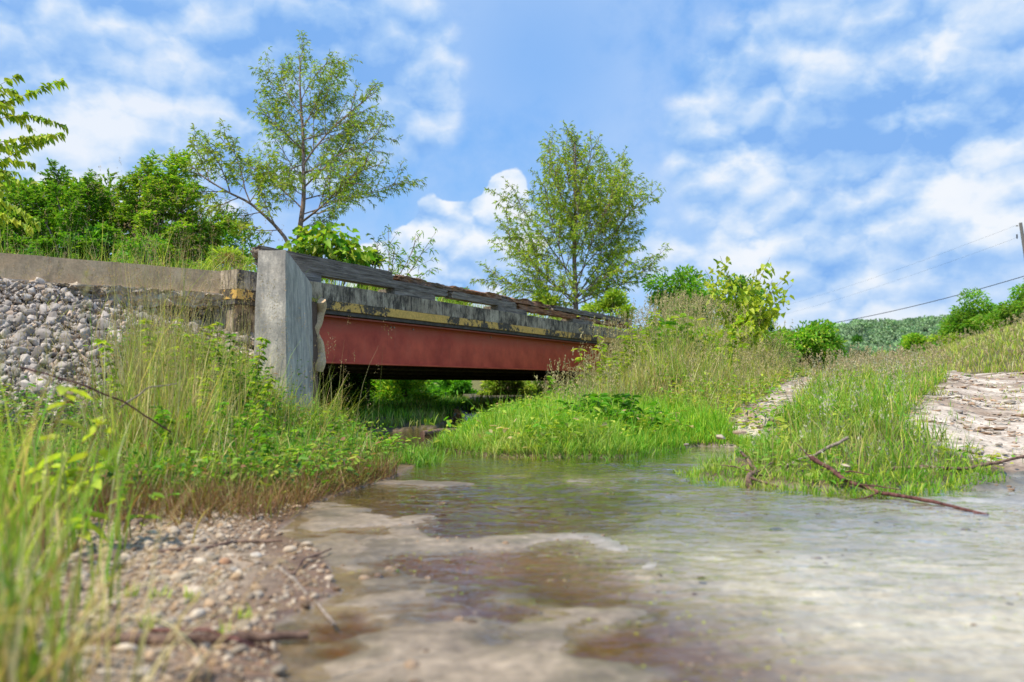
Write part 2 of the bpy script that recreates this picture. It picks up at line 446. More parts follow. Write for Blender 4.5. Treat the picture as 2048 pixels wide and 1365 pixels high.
def m_water():
    m, nt, b = newmat('creek_water'); nt.nodes.remove(b)
    v = coords(nt, (1, 1, 1)); 
    vs = coords(nt, (.8, 2.2, 1), (0, 0, R(12)))
    n1 = noise(nt, 5.5, vs, 3, .5, 1.0); n2 = noise(nt, 26, vs, 2, .5, .5); n3 = noise(nt, 1.1, v, 2)
    amp = ramp(nt, n3.outputs['Fac'], [(.35, (.25, .25, .25)), (.65, (1, 1, 1))]).outputs[0]
    h = math_(nt, 'ADD', math_(nt, 'MULTIPLY', n1.outputs['Fac'], 1.0), math_(nt, 'MULTIPLY', math_(nt, 'MULTIPLY', n2.outputs['Fac'], .3), amp))
    bp = N(nt, 'ShaderNodeBump'); bp.inputs['Strength'].default_value = .5; bp.inputs['Distance'].default_value = .02
    L(nt, h, bp.inputs['Height'])
    fr = N(nt, 'ShaderNodeFresnel'); fr.inputs['IOR'].default_value = 1.36; L(nt, bp.outputs[0], fr.inputs['Normal'])
    tr = N(nt, 'ShaderNodeBsdfTransparent'); tr.inputs['Color'].default_value = (.95, .93, .85, 1)
    gl = N(nt, 'ShaderNodeBsdfGlossy'); gl.inputs['Roughness'].default_value = .02; L(nt, bp.outputs[0], gl.inputs['Normal'])
    gl.inputs['Color'].default_value = (1, 1, 1, 1)
    mx = N(nt, 'ShaderNodeMixShader'); L(nt, math_(nt, 'MULTIPLY', fr.outputs[0], 1.2, True), mx.inputs[0]); L(nt, tr.outputs[0], mx.inputs[1]); L(nt, gl.outputs[0], mx.inputs[2])
    L(nt, mx.outputs[0], nt.nodes['Material Output'].inputs['Surface']); return m
M['water'] = m_water()

# ------------------------------------------------------------------ ground sheet
def build_ground():
    xs = np.concatenate([-5 - np.geomspace(.06, 600, 70)[::-1], np.arange(-5, -1.6, .036), np.arange(-1.6, 3.2, .021), np.arange(3.2, 5.01, .036), 5 + np.geomspace(.06, 700, 95)])
    ys = np.concatenate([np.linspace(-12, .9, 24), np.arange(1.0, 5.2, .021), np.arange(5.2, 9.0, .036), np.arange(9.0, 22, .11), 22 + np.geomspace(.15, 900, 80)])
    X, Y = np.meshgrid(xs, ys, indexing='ij')
    x = X.ravel(); y = Y.ravel()
    z, I = terrain(x, y, True)
    # broken limestone ledges on the right-hand track
    m2 = sstep(1.15, .75, I['d2']) * (~I['inC']) * (y > 4.5)
    led = fbm(x * 1.1, y * 3.4, 0, 4, 51)
    z = z + m2 * (np.floor(led * 9) / 9 - .5) * .09
    n = fbm(x * 1.3, y * 2.2, 0, 4, 61)[:, None]; nn = fbm(x * 6, y * 9, 0, 3, 62)[:, None]
    def mixc(a, b, t): return np.array(a) * (1 - t) + np.array(b) * t
    # bed colours
    blot = sstep(.46, .62, fbm(x * 5, y * 7, 0, 4, 67))[:, None]
    tan = mixc((.42, .33, .23), (.25, .19, .13), nn) * (1 - .5 * blot) + np.array([.11, .09, .05]) * .5 * blot
    brown = mixc((.21, .088, .014), (.10, .045, .010), n)
    olive = mixc((.09, .085, .022), (.16, .12, .035), n)
    pale = mixc((.80, .78, .74), (.60, .58, .54), nn)
    grey = mixc((.34, .31, .24), (.20, .18, .13), nn)
    rightness = sstep(-.1, .75, x + .3 * (y - 3) * (y < 3) - .1 * (y - 3) * (y > 3))[:, None]
    far = sstep(3.2, 4.6, y)[:, None]
    mid_ = (sstep(2.3, 3.6, y) * (1 - .85 * sstep(1.1, 2.4, x)))[:, None]
    pale = pale * (1 - .62 * mid_)
    shal = mixc(1, 0, 0) * tan * (1 - rightness) + (pale * (1 - far) + grey * far) * rightness
    deepc = (brown * (1 - far) + olive * far) * (1 - rightness) + ((np.array([.62, .60, .55]) * (1 - mid_) + np.array([.11, .10, .035]) * mid_)) * rightness * (.75 + .5 * n)
    t = sstep(-.015, -.005, z + .008 * (fbm(x * 9, y * 14, 0, 3, 63) - .5))[:, None]; t = t * (1 - rightness) + sstep(-.03, -.012, z)[:, None] * rightness
    bed = deepc * (1 - t) + shal * t
    bed = bed * (1 - .25 * sstep(.0, -.006, -np.abs(z + .002))[:, None] * 0)
    wetd = sstep(-.004, .012, z)[:, None]
    bed = bed * (1 - .38 * wetd * rightness)
    beach = mixc((.26, .185, .12), (.44, .35, .25), nn)
    mud = mixc((.17, .10, .06), (.26, .16, .10), nn)
    soil = mixc((.075, .06, .03), (.13, .105, .05), nn)
    riprap = mixc((.07, .06, .05), (.14, .12, .10), nn)
    lc = (fbm(x * 1.1, y * 3.4, 0, 4, 51) * 9) % 1.0
    dirt = sstep(.42, .62, fbm(x * .8, y * 1.6, 0, 4, 90))[:, None]
    trackc = mixc((.74, .66, .55), (.50, .41, .33), nn) * (1 - .45 * (np.exp(-((lc - .5) / .5) ** 2) < .45)[:, None]) 
    fieldc = mixc((.13, .15, .045), (.2, .2, .07), n)
    c = np.where(I['side'][:, None], soil, soil)
    bch = (~I['side'] & ~I['inG'] & (y < 6))[:, None]
    bt_ = sstep(.05, .35, I['de'])[:, None]
    c = np.where(bch, mud * (1 - bt_) + beach * bt_, c)
    ed = (I['inG'] & (I['dg'] < .22))[:, None]
    c = np.where(ed, mud * .8, c)
    c = np.where((I['inG'] & (I['s'] < 2.6) & (I['dg'] > 1.0))[:, None], riprap, c)
    tr = (sstep(.30, .12, I['d1'] + .2 * (fbm(x * 2.5, y * 2.5, 0, 3, 89) - .5)) + sstep(1.15, .9, I['d2'] + .25 * (fbm(x * 2, y * 2, 0, 3, 88) - .5)))[:, None].clip(0, 1) * I['side'][:, None]
    trackc = trackc * (1 - .75 * dirt) + np.array([.30, .21, .14]) * .75 * dirt
    c = c * (1 - tr) + trackc * tr
    wetr = (sstep(.55, .1, I['de']) * I['side'] * (y > 4))[:, None]
    c = c * (1 - wetr) + (c * .45 + mud * .4) * wetr
    ft = sstep(18, 40, y)[:, None]
    c = c * (1 - ft * (1 - tr)) + fieldc * ft * (1 - tr)
    c = np.where(I['inC'][:, None], bed, c)
    nx, ny = len(xs), len(ys)
    i = np.arange(nx - 1)[:, None] * ny; j = np.arange(ny - 1)[None]
    f = np.stack([i + j, i + ny + j, i + ny + j + 1, i + j + 1], -1).reshape(-1, 4)
    o = mesh_obj('ground', np.stack([x, y, z], 1), f, M['ground'], None, c, True)
    tag(o, 'limestone creek bed, pebble beach, grassy banks and rutted track ground', 'ground', kind='structure')
build_ground()

def build_water():
    xs = np.concatenate([np.linspace(-3.2, -1.22, 12), np.arange(-1.2, 3.6, .016), np.linspace(3.62, 14, 60)])
    ys = np.concatenate([np.linspace(-4.5, 1.1, 20), np.arange(1.12, 6.6, .018), np.linspace(6.62, 17, 90)])
    X, Y = np.meshgrid(xs, ys, indexing='ij'); nx, ny = X.shape
    i = np.arange(nx - 1)[:, None] * ny; j = np.arange(ny - 1)[None]
    f = np.stack([i + j, i + ny + j, i + ny + j + 1, i + j + 1], -1).reshape(-1, 4)
    x, y = X.ravel(), Y.ravel()
    wx = x + .12 * fbm(x * 2, y * 2, 0, 2, 201); wy = y + .12 * fbm(x * 2, y * 2, 5, 2, 202)
    r = (1 - np.abs(2 * vnoise(wx * 7 + wy * 1.5, wy * 15 - wx * 2, 0, 203) - 1)) * .6 + (fbm(wx * 15, wy * 26, 0, 2, 204)) * .5
    act = sstep(.42, .62, fbm(x * 1.1, y * 1.5, 0, 3, 205)) * .8 + .35
    act = act * sstep(-.9, .2, x) * sstep(1.0, 2.2, y) * (1 - .6 * sstep(6, 7, y)) + .08
    z = (r - .55) * .0115 * act
    o = mesh_obj('water', np.stack([x, y, z], 1), f, M['water'], None, None, True)
    tag(o, 'shallow rippling creek water over a rock bed reflecting the sky', 'water', kind='structure')
build_water()

# ------------------------------------------------------------------ stones
def icos(sub=1):
    import bmesh
    bm = bmesh.new(); bmesh.ops.create_icosphere(bm, subdivisions=sub, radius=1)
    v = np.array([p.co[:] for p in bm.verts]); f = np.array([[q.index for q in p.verts] for p in bm.faces]); bm.free(); return v, f
ICO1 = icos(1); ICO2 = icos(2)
def hull_rock(rg):
    import bmesh
    bm = bmesh.new()
    q = rg.normal(size=(13, 3)); q /= np.linalg.norm(q, axis=1)[:, None]; q *= rg.uniform(.75, 1.05, (13, 1)) * rg.uniform([.75, .55, .4], [1.05, .9, .75])
    for p in q: bm.verts.new(p)
    bmesh.ops.convex_hull(bm, input=bm.verts[:]); bmesh.ops.delete(bm, geom=[w for w in bm.verts if not w.link_faces], context='VERTS')
    bmesh.ops.triangulate(bm, faces=bm.faces[:])
    bmesh.ops.bevel(bm, geom=bm.edges[:], offset=.035, segments=1, affect='EDGES'); bmesh.ops.triangulate(bm, faces=bm.faces[:])
    bm.verts.index_update(); v = np.array([p.co[:] for p in bm.verts]); f = np.array([[w.index for w in p.verts] for p in bm.faces]); bm.free(); return v, f
def angular_variants(n, angular=True):
    out = []
    V, Fc = ICO2
    for k in range(n):
        rg = np.random.default_rng(100 + k)
        if angular: out.append(hull_rock(rg)); continue
        v = V * rg.uniform([.8, .6, .4], [1.1, .95, .65])
        v = v + .16 * (np.stack([vnoise(v[:, 0] * 2, v[:, 1] * 2, v[:, 2] * 2, k * 3 + q) for q in range(3)], 1) - .5)
        out.append((v, Fc))
    return out
ANG = angular_variants(14); RND = angular_variants(8, False)

def rotm(n, rg, flat=False):
    a = rg.uniform(0, 2 * np.pi, (n, 3))
    if flat: a[:, :2] = rg.normal(0, .25, (n, 2))
    cx, sx, cy, sy, cz, sz = np.cos(a[:, 0]), np.sin(a[:, 0]), np.cos(a[:, 1]), np.sin(a[:, 1]), np.cos(a[:, 2]), np.sin(a[:, 2])
    Mx = np.zeros((n, 3, 3))
    Mx[:, 0, 0] = cz * cy; Mx[:, 0, 1] = cz * sy * sx - sz * cx; Mx[:, 0, 2] = cz * sy * cx + sz * sx
    Mx[:, 1, 0] = sz * cy; Mx[:, 1, 1] = sz * sy * sx + cz * cx; Mx[:, 1, 2] = sz * sy * cx - cz * sx
    Mx[:, 2, 0] = -sy; Mx[:, 2, 1] = cy * sx; Mx[:, 2, 2] = cy * cx
    return Mx

def stones(name, P, size, variants, mat, label, cat, seed=0, flat=False, tint=None, zs=1.0):
    rg = np.random.default_rng(seed); n = len(P); Mx = rotm(n, rg, flat)
    mb = MB(); which = rg.integers(0, len(variants), n)
    g = rg.uniform(.5, 1.3, (n, 1)) * np.ones((1, 3))
    if tint is not None: g = g * tint(rg, n)
    for k, (v, f) in enumerate(variants):
        idx = np.where(which == k)[0]
        if len(idx) == 0: continue
        W = np.einsum('nij,vj->nvi', Mx[idx], v) * size[idx][:, None, None] * np.array([1, 1, zs]) + P[idx][:, None]
        ff = (f[None] + (np.arange(len(idx)) * len(v))[:, None, None]).reshape(-1, 3)
        mb.add(W.reshape(-1, 3), ff)
        mb.c.append(np.repeat(g[idx], len(v), 0))
    o = mb.build(name, mat)
    if label: tag(o, label, cat, kind='stuff')
    return o

def scatter(x0, x1, y0, y1, n, rg, cond):
    x = rg.uniform(x0, x1, n); y = rg.uniform(y0, y1, n)
    z, I = terrain(x, y, True); k = cond(x, y, z, I)
    return x[k], y[k], z[k], {q: w[k] for q, w in I.items()}

def build_stones():
    rg = np.random.default_rng(5)
    x, y, z, I = scatter(-7.5, -1.9, 3.8, 9.1, 60000, rg, lambda x, y, z, I: I['inG'] & (I['s'] < 3.0) & (I['s'] > -.35) & (z > .3) & ~((I['s'] < 0) & (x > -2.95))
                         & ((x < -2.3) | (y < 6.5)))
    sz = rg.lognormal(math.log(.023), .6, len(x)).clip(.010, .11)
    P = np.stack([x, y, z + rg.uniform(-.02, .05, len(x)) + np.where(I['s'] < .35, rg.uniform(0, .1, len(x)), 0)], 1)
    def tint(rg, n):
        t = np.ones((n, 3)) * np.array([1.0, .99, .96]) * 1.1; w = rg.random(n) < .12; t[w] *= (1.1, .95, .8); w = rg.random(n) < .2; t[w] *= .6; return t
    stones('riprap', P, sz, ANG, M['riprap'], 'angular grey limestone riprap heaped below the concrete road edge', 'riprap', 1, tint=tint)
    # pebble beach
    x, y, z, I = scatter(-3.2, .1, .9, 3.9, 46000, rg, lambda x, y, z, I: ~I['inG'] & ~I['inC'] & (fbm(x * 1.6, y * 1.6, 0, 3, 91) + .25 * sstep(.1, .8, I['de']) > rg.uniform(.42, .72, x.shape)))
    sz = rg.lognormal(math.log(.0056), .55, len(x)).clip(.003, .03)
    def tint2(rg, n):
        t = np.ones((n, 3)) * 1.05; t *= (1.0, .93, .84); w = rg.random(n) < .35; t[w] *= (.9, .76, .62); w = rg.random(n) < .15; t[w] *= (.55, .5, .48); return t
    stones('gravel', np.stack([x, y, z + sz * .15], 1), sz, RND, M['pebble'], 'small rounded tan and white pebbles of the creek beach', 'gravel', 2, True, tint2)
    # track rubble
    def c(x, y, z, I): return I['side'] & ~I['inC'] & ((I['d1'] < .35) | (I['d2'] < 1.15)) & (y > 4.3)
    x, y, z, I = scatter(1.5, 12, 4.4, 18, 26000, rg, c)
    k = rg.random(len(x)) < np.clip(9 / (y ** 1.1), 0, 1) * (.35 + .65 * (fbm(x * 1.2, y * 2, 0, 3, 93) > .5)); x, y, z = x[k], y[k], z[k]
    sz = rg.lognormal(math.log(.026), .65, len(x)).clip(.008, .17) * (.8 + y * .03)
    def tint3(rg, n):
        t = np.ones((n, 3)) * 1.15; w = rg.random(n) < .3; t[w] *= (.9, .7, .55); return t
    stones('rubble', np.stack([x, y, z], 1), sz, ANG, M['pebble'], 'pale broken limestone rubble lying in the wheel tracks', 'rubble', 3, True, tint3, .4)
    # creek cobbles barely breaking the water
    x, y, z, I = scatter(-.9, 3.2, 1.4, 6.0, 2600, rg, lambda x, y, z, I: I['inC'] & (I['de'] > .03) & (fbm(x * 3, y * 3, 0, 3, 95) > .54 + .1 * (x > .6)))
    sz = rg.lognormal(math.log(.007), .55, len(x)).clip(.003, .035)
    stones('cobbles', np.stack([x, y, z - sz * .1], 1), sz, RND, M['pebble'], 'scattered small brown stones on the creek bed', 'cobbles', 4, True, lambda rg, n: np.ones((n, 3)) * np.array([.6, .48, .38]))
build_stones()

# individually placed stones
def lone_stone(px, py, r, label, k, z=None, sq=(1, 1, 1), col=(1, 1, 1), rg=np.random.default_rng(8)):
    g = gp(px, py, 0.0); zz = float(terrain(np.array([g[0]]), np.array([g[1]]))[0]) if z is None else z
    zz = max(zz, -.01)
    g = gp(px, py, zz + r * .3)
    v, f = (ANG if k % 2 else RND)[k % 8]
    a = rg.uniform(0, 6.28); Rm = np.array([[math.cos(a), -math.sin(a), 0], [math.sin(a), math.cos(a), 0], [0, 0, 1]])
    V = (v * np.array(sq)) @ Rm.T * r + np.array([g[0], g[1], zz + r * .2])
    o = mesh_obj('stone', V, f, M['pebble'], None, np.broadcast_to(np.array(col), (len(V), 3)), k % 2 == 0)
    recenter(o, (g[0], g[1], zz)); tag(o, label, 'stone', 'larger stones lying at the water edge and in the creek')
lone_stone(757, 1150 + 2, .018, 'dark round stone sitting alone in the brown shallows', 2, col=(.45, .35, .3))
lone_stone(1402, 1155, .013, 'small brown stone breaking the surface in mid creek', 4, col=(.4, .3, .25))
lone_stone(1753, 1046, .017, 'dark lump of stone in the bright water right of centre', 1, col=(.3, .25, .2))
lone_stone(465, 1140, .021, 'flat grey stone among pebbles below the thin forked twig', 0, col=(.75, .75, .75))
lone_stone(400, 1122, .03, 'pale smooth stone on pebble beach beside the dark twig', 6, col=(1.5, 1.45, 1.35))
lone_stone(512, 1110, .024, 'bluish grey rounded stone right of the pale beach stones', 4, col=(1.25, 1.3, 1.35))
lone_stone(450, 1124, .026, 'orange tan stone near the middle of pebble beach', 2, col=(1.1, .72, .5))
lone_stone(592, 1092, .022, 'tan stone at the water edge by the curved twig', 3, col=(1.0, .85, .7))
lone_stone(278, 1345, .024, 'pale stone at bottom edge below the thick fallen stick', 0, col=(1.3, 1.25, 1.2))
lone_stone(190, 1300, .024, 'rounded grey stone touching front of the thick fallen stick', 6, col=(.9, .85, .8))
lone_stone(1440, 872, .055, 'flat pale slab stone in the gravel inlet beside grassy median', 5, col=(1.4, 1.3, 1.15), sq=(1.4, 1, .5))
lone_stone(1478, 862, .05, 'brownish flat stone beside the pale slab in inlet', 7, col=(1.0, .8, .65), sq=(1.3, 1, .5))
lone_stone(1372, 888, .05, 'grey wet flat stone at the mouth of the inlet', 3, col=(.8, .75, .72), sq=(1.5, 1, .4))
lone_stone(1690, 930 + 0, .05, 'pale stone at grass edge beside the stony right track', 1, col=(1.4, 1.3, 1.15), sq=(1.2, 1, .5))

# ------------------------------------------------------------------ bridge
def b3(t, v, z): p = B0 + BU * t + BN * v; return np.array([p[0], p[1], z])
U3 = np.array([BU[0], BU[1], 0]); N3 = np.array([BN[0], BN[1], 0]); Z3 = np.array([0, 0, 1.0])
XSL = -.05      # cross fall of the deck toward the far side
def build_bridge():
    br = empty('bridge', tuple(b3(0, 0, 0)), 'short road bridge with red steel girder, concrete kerb and weathered timber rail', 'bridge')
    T0 = -1.28; LL = BL + 6.3
    W = 3.2
    # kerb
    mb = MB(); rough_box(mb, b3(T0, 0, 1.625), U3 * (LL - T0), N3 * .28, Z3 * .205, (220, 8, 7), .007, 6, 3); kerb = mb.build('kerb', M['conc_kerb'], br, True)
    mb = MB(); rough_box(mb, b3(T0 - .004, -.006, 1.512), U3 * (LL - T0), N3 * .28, Z3 * .11, (220, 6, 5), .005, 6, 4); mb.build('painted_stripe', M['yellow'], kerb, True)
    # far kerb
    mb = MB(); rough_box(mb, b3(T0, W - .28, 1.50), U3 * (LL - T0), N3 * .28, Z3 * .2, (60, 4, 4), .006, 6, 6); mb.build('kerb', M['conc_kerb'], br, True)
    # deck slab
    mb = MB(); rough_box(mb, b3(T0, .02, 1.462), U3 * (LL - T0), N3 * (W - .04) + Z3 * XSL * W, Z3 * .049, (40, 20, 1), .002, 3, 5); mb.build('deck_slab', M['underside'], br)
    # girders
    for k in range(5):
        v = .16 + k * .70; zo = XSL * v * 1.0
        dz = 0 if k == 0 else -.015 * k * .6
        t0, t1 = (.03 if k == 0 else -.1), BL + 5.9
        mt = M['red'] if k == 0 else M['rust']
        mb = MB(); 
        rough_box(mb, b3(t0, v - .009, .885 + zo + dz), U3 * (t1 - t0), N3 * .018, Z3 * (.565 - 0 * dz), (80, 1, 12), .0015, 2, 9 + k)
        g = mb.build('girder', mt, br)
        if k == 0: tag(g, 'red painted outer steel girder')
        else: tag(g, 'dark rusty inner girder')
        mb = MB(); rough_box(mb, b3(t0 - .01, v - .11, .862 + zo + dz), U3 * (t1 - t0 + .02), N3 * .22, Z3 * .022, (60, 2, 1), .001, 2, 20 + k)
        mb.build('bottom_flange', mt, g)
        mb = MB(); rough_box(mb, b3(t0 - .01, v - .11, 1.437 + zo), U3 * (t1 - t0 + .02), N3 * .22, Z3 * .02, (60, 2, 1), .001, 2, 30 + k)
        mb.build('top_flange', mt, g)
        if k == 0:
            # bolt heads high on the web
            for px in (798, 804, 842, 996, 1140):
                t = t_of(px); c0 = b3(t, v - .012, 1.385); mbb = MB()
                tube(mbb, [c0, c0 - N3 * .012], [.014, .012], 6); mbb.build('bolt', M['bolt'], g)
    # diaphragms between girders (dark cross frames)
    for t in (.4, BL * .5, BL - .9):
        for k in range(4):
            v = .17 + k * .70; mb = MB(); rough_box(mb, b3(t, v, 1.05 + XSL * v - .01 * k), U3 * .02, N3 * .68, Z3 * .3, (1, 2, 1), .001, 2, 40); mb.build('cross_frame', M['rust'], br)
    # abutments
    mb = MB(); rough_box(mb, b3(-.8, .35, -.3), U3 * .5, N3 * (W - .5), Z3 * 1.12, (6, 30, 12), .012, 3, 50); mb.build('abutment', M['conc_wing'], br, True)
    mb = MB(); rough_box(mb, b3(-1.25, .08, .5), U3 * 1.15, N3 * .35, Z3 * 1.01, (12, 4, 10), .012, 3, 51); mb.build('backwall', M['conc_kerb'], br, True)
    mb = MB(); rough_box(mb, b3(BL + 5.7, .1, -.1), U3 * .6, N3 * (W - .2), Z3 * .93, (6, 30, 10), .012, 3, 52); mb.build('abutment', M['conc_wing'], br, True)
    # short pile at the far support
    for v in (.45, 1.6):
        p = b3(t_of(1133, v), v, 0); mb = MB(); tube(mb, [p + Z3 * .1, p + Z3 * .86], .06, 10); mb.build('pile', M['rust'], br)
    # wing wall: plan corners, tip near the camera
    tipL = np.array([-2.262, 6.62]); tipR = np.array([-2.008, 6.60]); farR = np.array([-2.425, 9.12]); farL = np.array([-2.66, 9.06])
    nz, nl, nw = 26, 36, 5
    mb = MB(); V = []
    def corner(a, b, z):
        # bilinear plan position with a little batter toward the bottom
        k = (1.785 - z) / 1.8
        L_ = tipL * (1 - a) + farL * a; R_ = tipR * (1 - a) + farR * a
        p = L_ * (1 - b) + R_ * b
        return np.stack([p[..., 0] + (.075 * k * (b) - .02 * k * (1 - b)), p[..., 1] - .05 * k * (1 - a)], -1)
    def sheet(fa, fb, fz, na, nb, flip):
        s_, t_ = np.meshgrid(np.linspace(0, 1, na + 1), np.linspace(0, 1, nb + 1), indexing='ij')
        s_ = s_.ravel()[:, None]; t_ = t_.ravel()[:, None]
        a = fa(s_, t_); b = fb(s_, t_); z = fz(s_, t_)
        L_ = tipL * (1 - a) + farL * a; R_ = tipR * (1 - a) + farR * a
        p = L_ * (1 - b) + R_ * b; k = (1.785 - z) / 1.8
        V = np.concatenate([p[:, :1] + k * (.05 * b - .02 * (1 - b)), p[:, 1:] - .05 * k * (1 - a), z], 1)
        NN = np.stack([fbm(V[:, 0] * 3, V[:, 1] * 3, V[:, 2] * 3, 5, 70 + q) - .5 for q in range(3)], 1)
        V = V + NN * .022
        i = np.arange(na)[:, None] * (nb + 1); j = np.arange(nb)[None]
        f = np.stack([i + j, i + nb + 1 + j, i + nb + 2 + j, i + j + 1], -1).reshape(-1, 4)
        mb.add(V, f[:, ::-1] if flip else f)
    zz = lambda t: -.2 + 1.985 * t
    sheet(lambda s, t: s * 0, lambda s, t: s, lambda s, t: zz(t), nw, nz, False)
    sheet(lambda s, t: s * 0 + 1, lambda s, t: s, lambda s, t: zz(t), nw, nz, True)
    sheet(lambda s, t: s, lambda s, t: s * 0 + 1, lambda s, t: zz(t), nl, nz, False)
    sheet(lambda s, t: s, lambda s, t: s * 0, lambda s, t: zz(t), nl, nz, True)
    sheet(lambda s, t: s, lambda s, t: t, lambda s, t: s * 0 + 1.785, nl, nw, False)
    mb.build('wing_wall', M['conc_wing'], br, False)
    # grout fillet between wing wall and girder
    rg = np.random.default_rng(4); mb = MB()
    zs = np.linspace(.75, 1.6, 16); pts = []
    for z in zs: pts.append([-2.34 + .03 * math.sin(z * 9) + .05 * (1.6 - z) * .3, 9.02 + .05 * math.sin(z * 14), z])
    tube(mb, pts, .05 + .022 * np.sin(zs * 13) ** 2, 8); mb.build('grout', M['conc_wall'], br, True)
    # timber guard rail
    v0 = .05
    def timber(t0, t1, z0, h, w, mat, amp, seed, v=v0, label=None, n=90, sag=0.0, erode=0.0):
        mb = MB()
        def warp(V):
            V = V.copy()
            e = np.minimum(V[:, 0], 1 - V[:, 0]) * (t1 - t0)
            fr = fbm(V[:, 1] * 5 + seed, V[:, 2] * 5, 0, 2, seed) * .05
            V[:, 0] += np.where(V[:, 0] < .5, fr, -fr) * sstep(.15, 0, e)
            if erode:
                lump = fbm(V[:, 0] * (t1 - t0) * 3.1, V[:, 1] * 2, 0, 4, seed + 3)
                V[:, 2] -= np.where(V[:, 2] > .5, (lump - .25).clip(0) * erode, 0)
                V[:, 1] += np.where(V[:, 1] < .5, (fbm(V[:, 0] * (t1 - t0) * 4, V[:, 2] * 2, 3, 4, seed + 9) - .3).clip(0) * erode * .8, 0)
            return V
        rough_box(mb, b3(t0, v, z0), U3 * (t1 - t0), N3 * w, Z3 * h, (max(6, int((t1 - t0) * 26)), 7, 8), amp, 7, seed, warp=warp)
        o = mb.build('rail_timber', mat, br, True)
        if label: tag(o, label)
        return o
    ta = t_of(796); tb = t_of(1110); tc = t_of(1040); td = t_of(1160)
    timber(t_of(516), ta, 2.035, .112, .17, M['wood_dark'], .008, 3, label='black weathered upper timber at near end')
    timber(ta + .012, tb, 2.035, .10, .17, M['wood_rot'], .022, 5, label='crumbling reddish brown rotten upper timber', erode=.75)
    timber(tb + .01, t_of(1272), 2.03, .105, .17, M['wood_dark'], .014, 7, label='dark upper timber at far end', erode=.3)
    timber(t_of(522), t_of(905), 1.926, .107, .16, M['wood_dark'], .007, 11, label='dark lower timber at near end')
    timber(t_of(905) + .01, tc, 1.926, .105, .16, M['wood_grey'], .009, 13, label='grey lower timber in middle')
    timber(tc + .01, td, 1.92, .105, .16, M['wood_rot'], .016, 15, label='split brown lower timber', erode=.35)
    timber(td + .02, t_of(1268), 1.915, .09, .15, M['wood_rot'], .02, 17, erode=.5)
    for i, (a, b) in enumerate(((600, 646), (794, 875), (1001, 1058), (1151, 1191))):
        t0, t1 = t_of(a), t_of(b); mb = MB()
        rough_box(mb, b3(t0, .045, 1.832), U3 * (t1 - t0), N3 * .3, Z3 * .09, (16, 6, 4), .01, 8, 60 + i)
        mb.build('spacer_block', M['wood_block'] if i == 0 else M['wood_grey'], br, True)
    for t in (-.6, 1.1, 3.3, 5.2, 7.1):
        mb = MB(); c0 = b3(t, .13, 2.14); tube(mb, [c0, c0 + Z3 * .02], [.016, .014], 6); mb.build('bolt', M['bolt'], br)
build_bridge()

def build_approach():
    a3 = lambda q, v, z: np.array([AP0[0] + APU[0] * q - APN[0] * v, AP0[1] + APU[1] * q - APN[1] * v, z])
    Ln = float(np.linalg.norm(AP1 - AP0)); q0 = -3.5
    w = empty('concrete_wall', tuple(a3(0, 0, 1.2)), 'long stained concrete road edge wall with a ragged broken underside', 'wall')
    D = np.array([APU[0], APU[1], 0]); B = -np.array([APN[0], APN[1], 0])
    mb = MB(); rough_box(mb, a3(q0, 0, 1.575), D * (Ln - q0 - .02), B * .3, Z3 * .255, (170, 6, 9), .006, 5, 81); mb.build('face', M['conc_wall'], w, True)
    mb = MB(); rough_box(mb, a3(q0, -.012, 1.566), D * (Ln - q0 - .03), B * .1, Z3 * .02, (170, 3, 2), .012, 14, 82); mb.build('ledge', M['conc_rough'], w, True)
    # ragged footing
    mb = MB()
    def warp(V):
        V = V.copy(); q = V[:, 0] * 6
        V[:, 2] = np.where(V[:, 2] < .6, V[:, 2] + (fbm(q * 2.3, V[:, 1] * 2, 0, 4, 84) - .35) * .75, V[:, 2])
        V[:, 1] = V[:, 1] + (1 - V[:, 2]) * .1 + (fbm(q * 6, V[:, 2] * 2.5, 0, 4, 85) - .5) * .35
        return V
    rough_box(mb, a3(q0, -.05, 1.42), D * (Ln - q0 - .04), B * .5, Z3 * .15, (420, 10, 22), .062, 15, 83, warp=warp); mb.build('broken_footing', M['conc_rough'], w)
    rg = np.random.default_rng(44); n = 420
    q = rg.uniform(q0, Ln - .1, n); v = rg.uniform(.0, .3, n); z = rg.uniform(1.36, 1.55, n) - .25 * (v)
    P = np.stack([AP0[0] + APU[0] * q - APN[0] * v, AP0[1] + APU[1] * q - APN[1] * v, z], 1)
    o = stones('aggregate', P, rg.uniform(.015, .05, n), ANG, M['riprap'], None, None, 6); o.parent = w; o.matrix_parent_inverse = Matrix.Translation(-Vector(w.location)); o['kind'] = 'stuff'
build_approach()

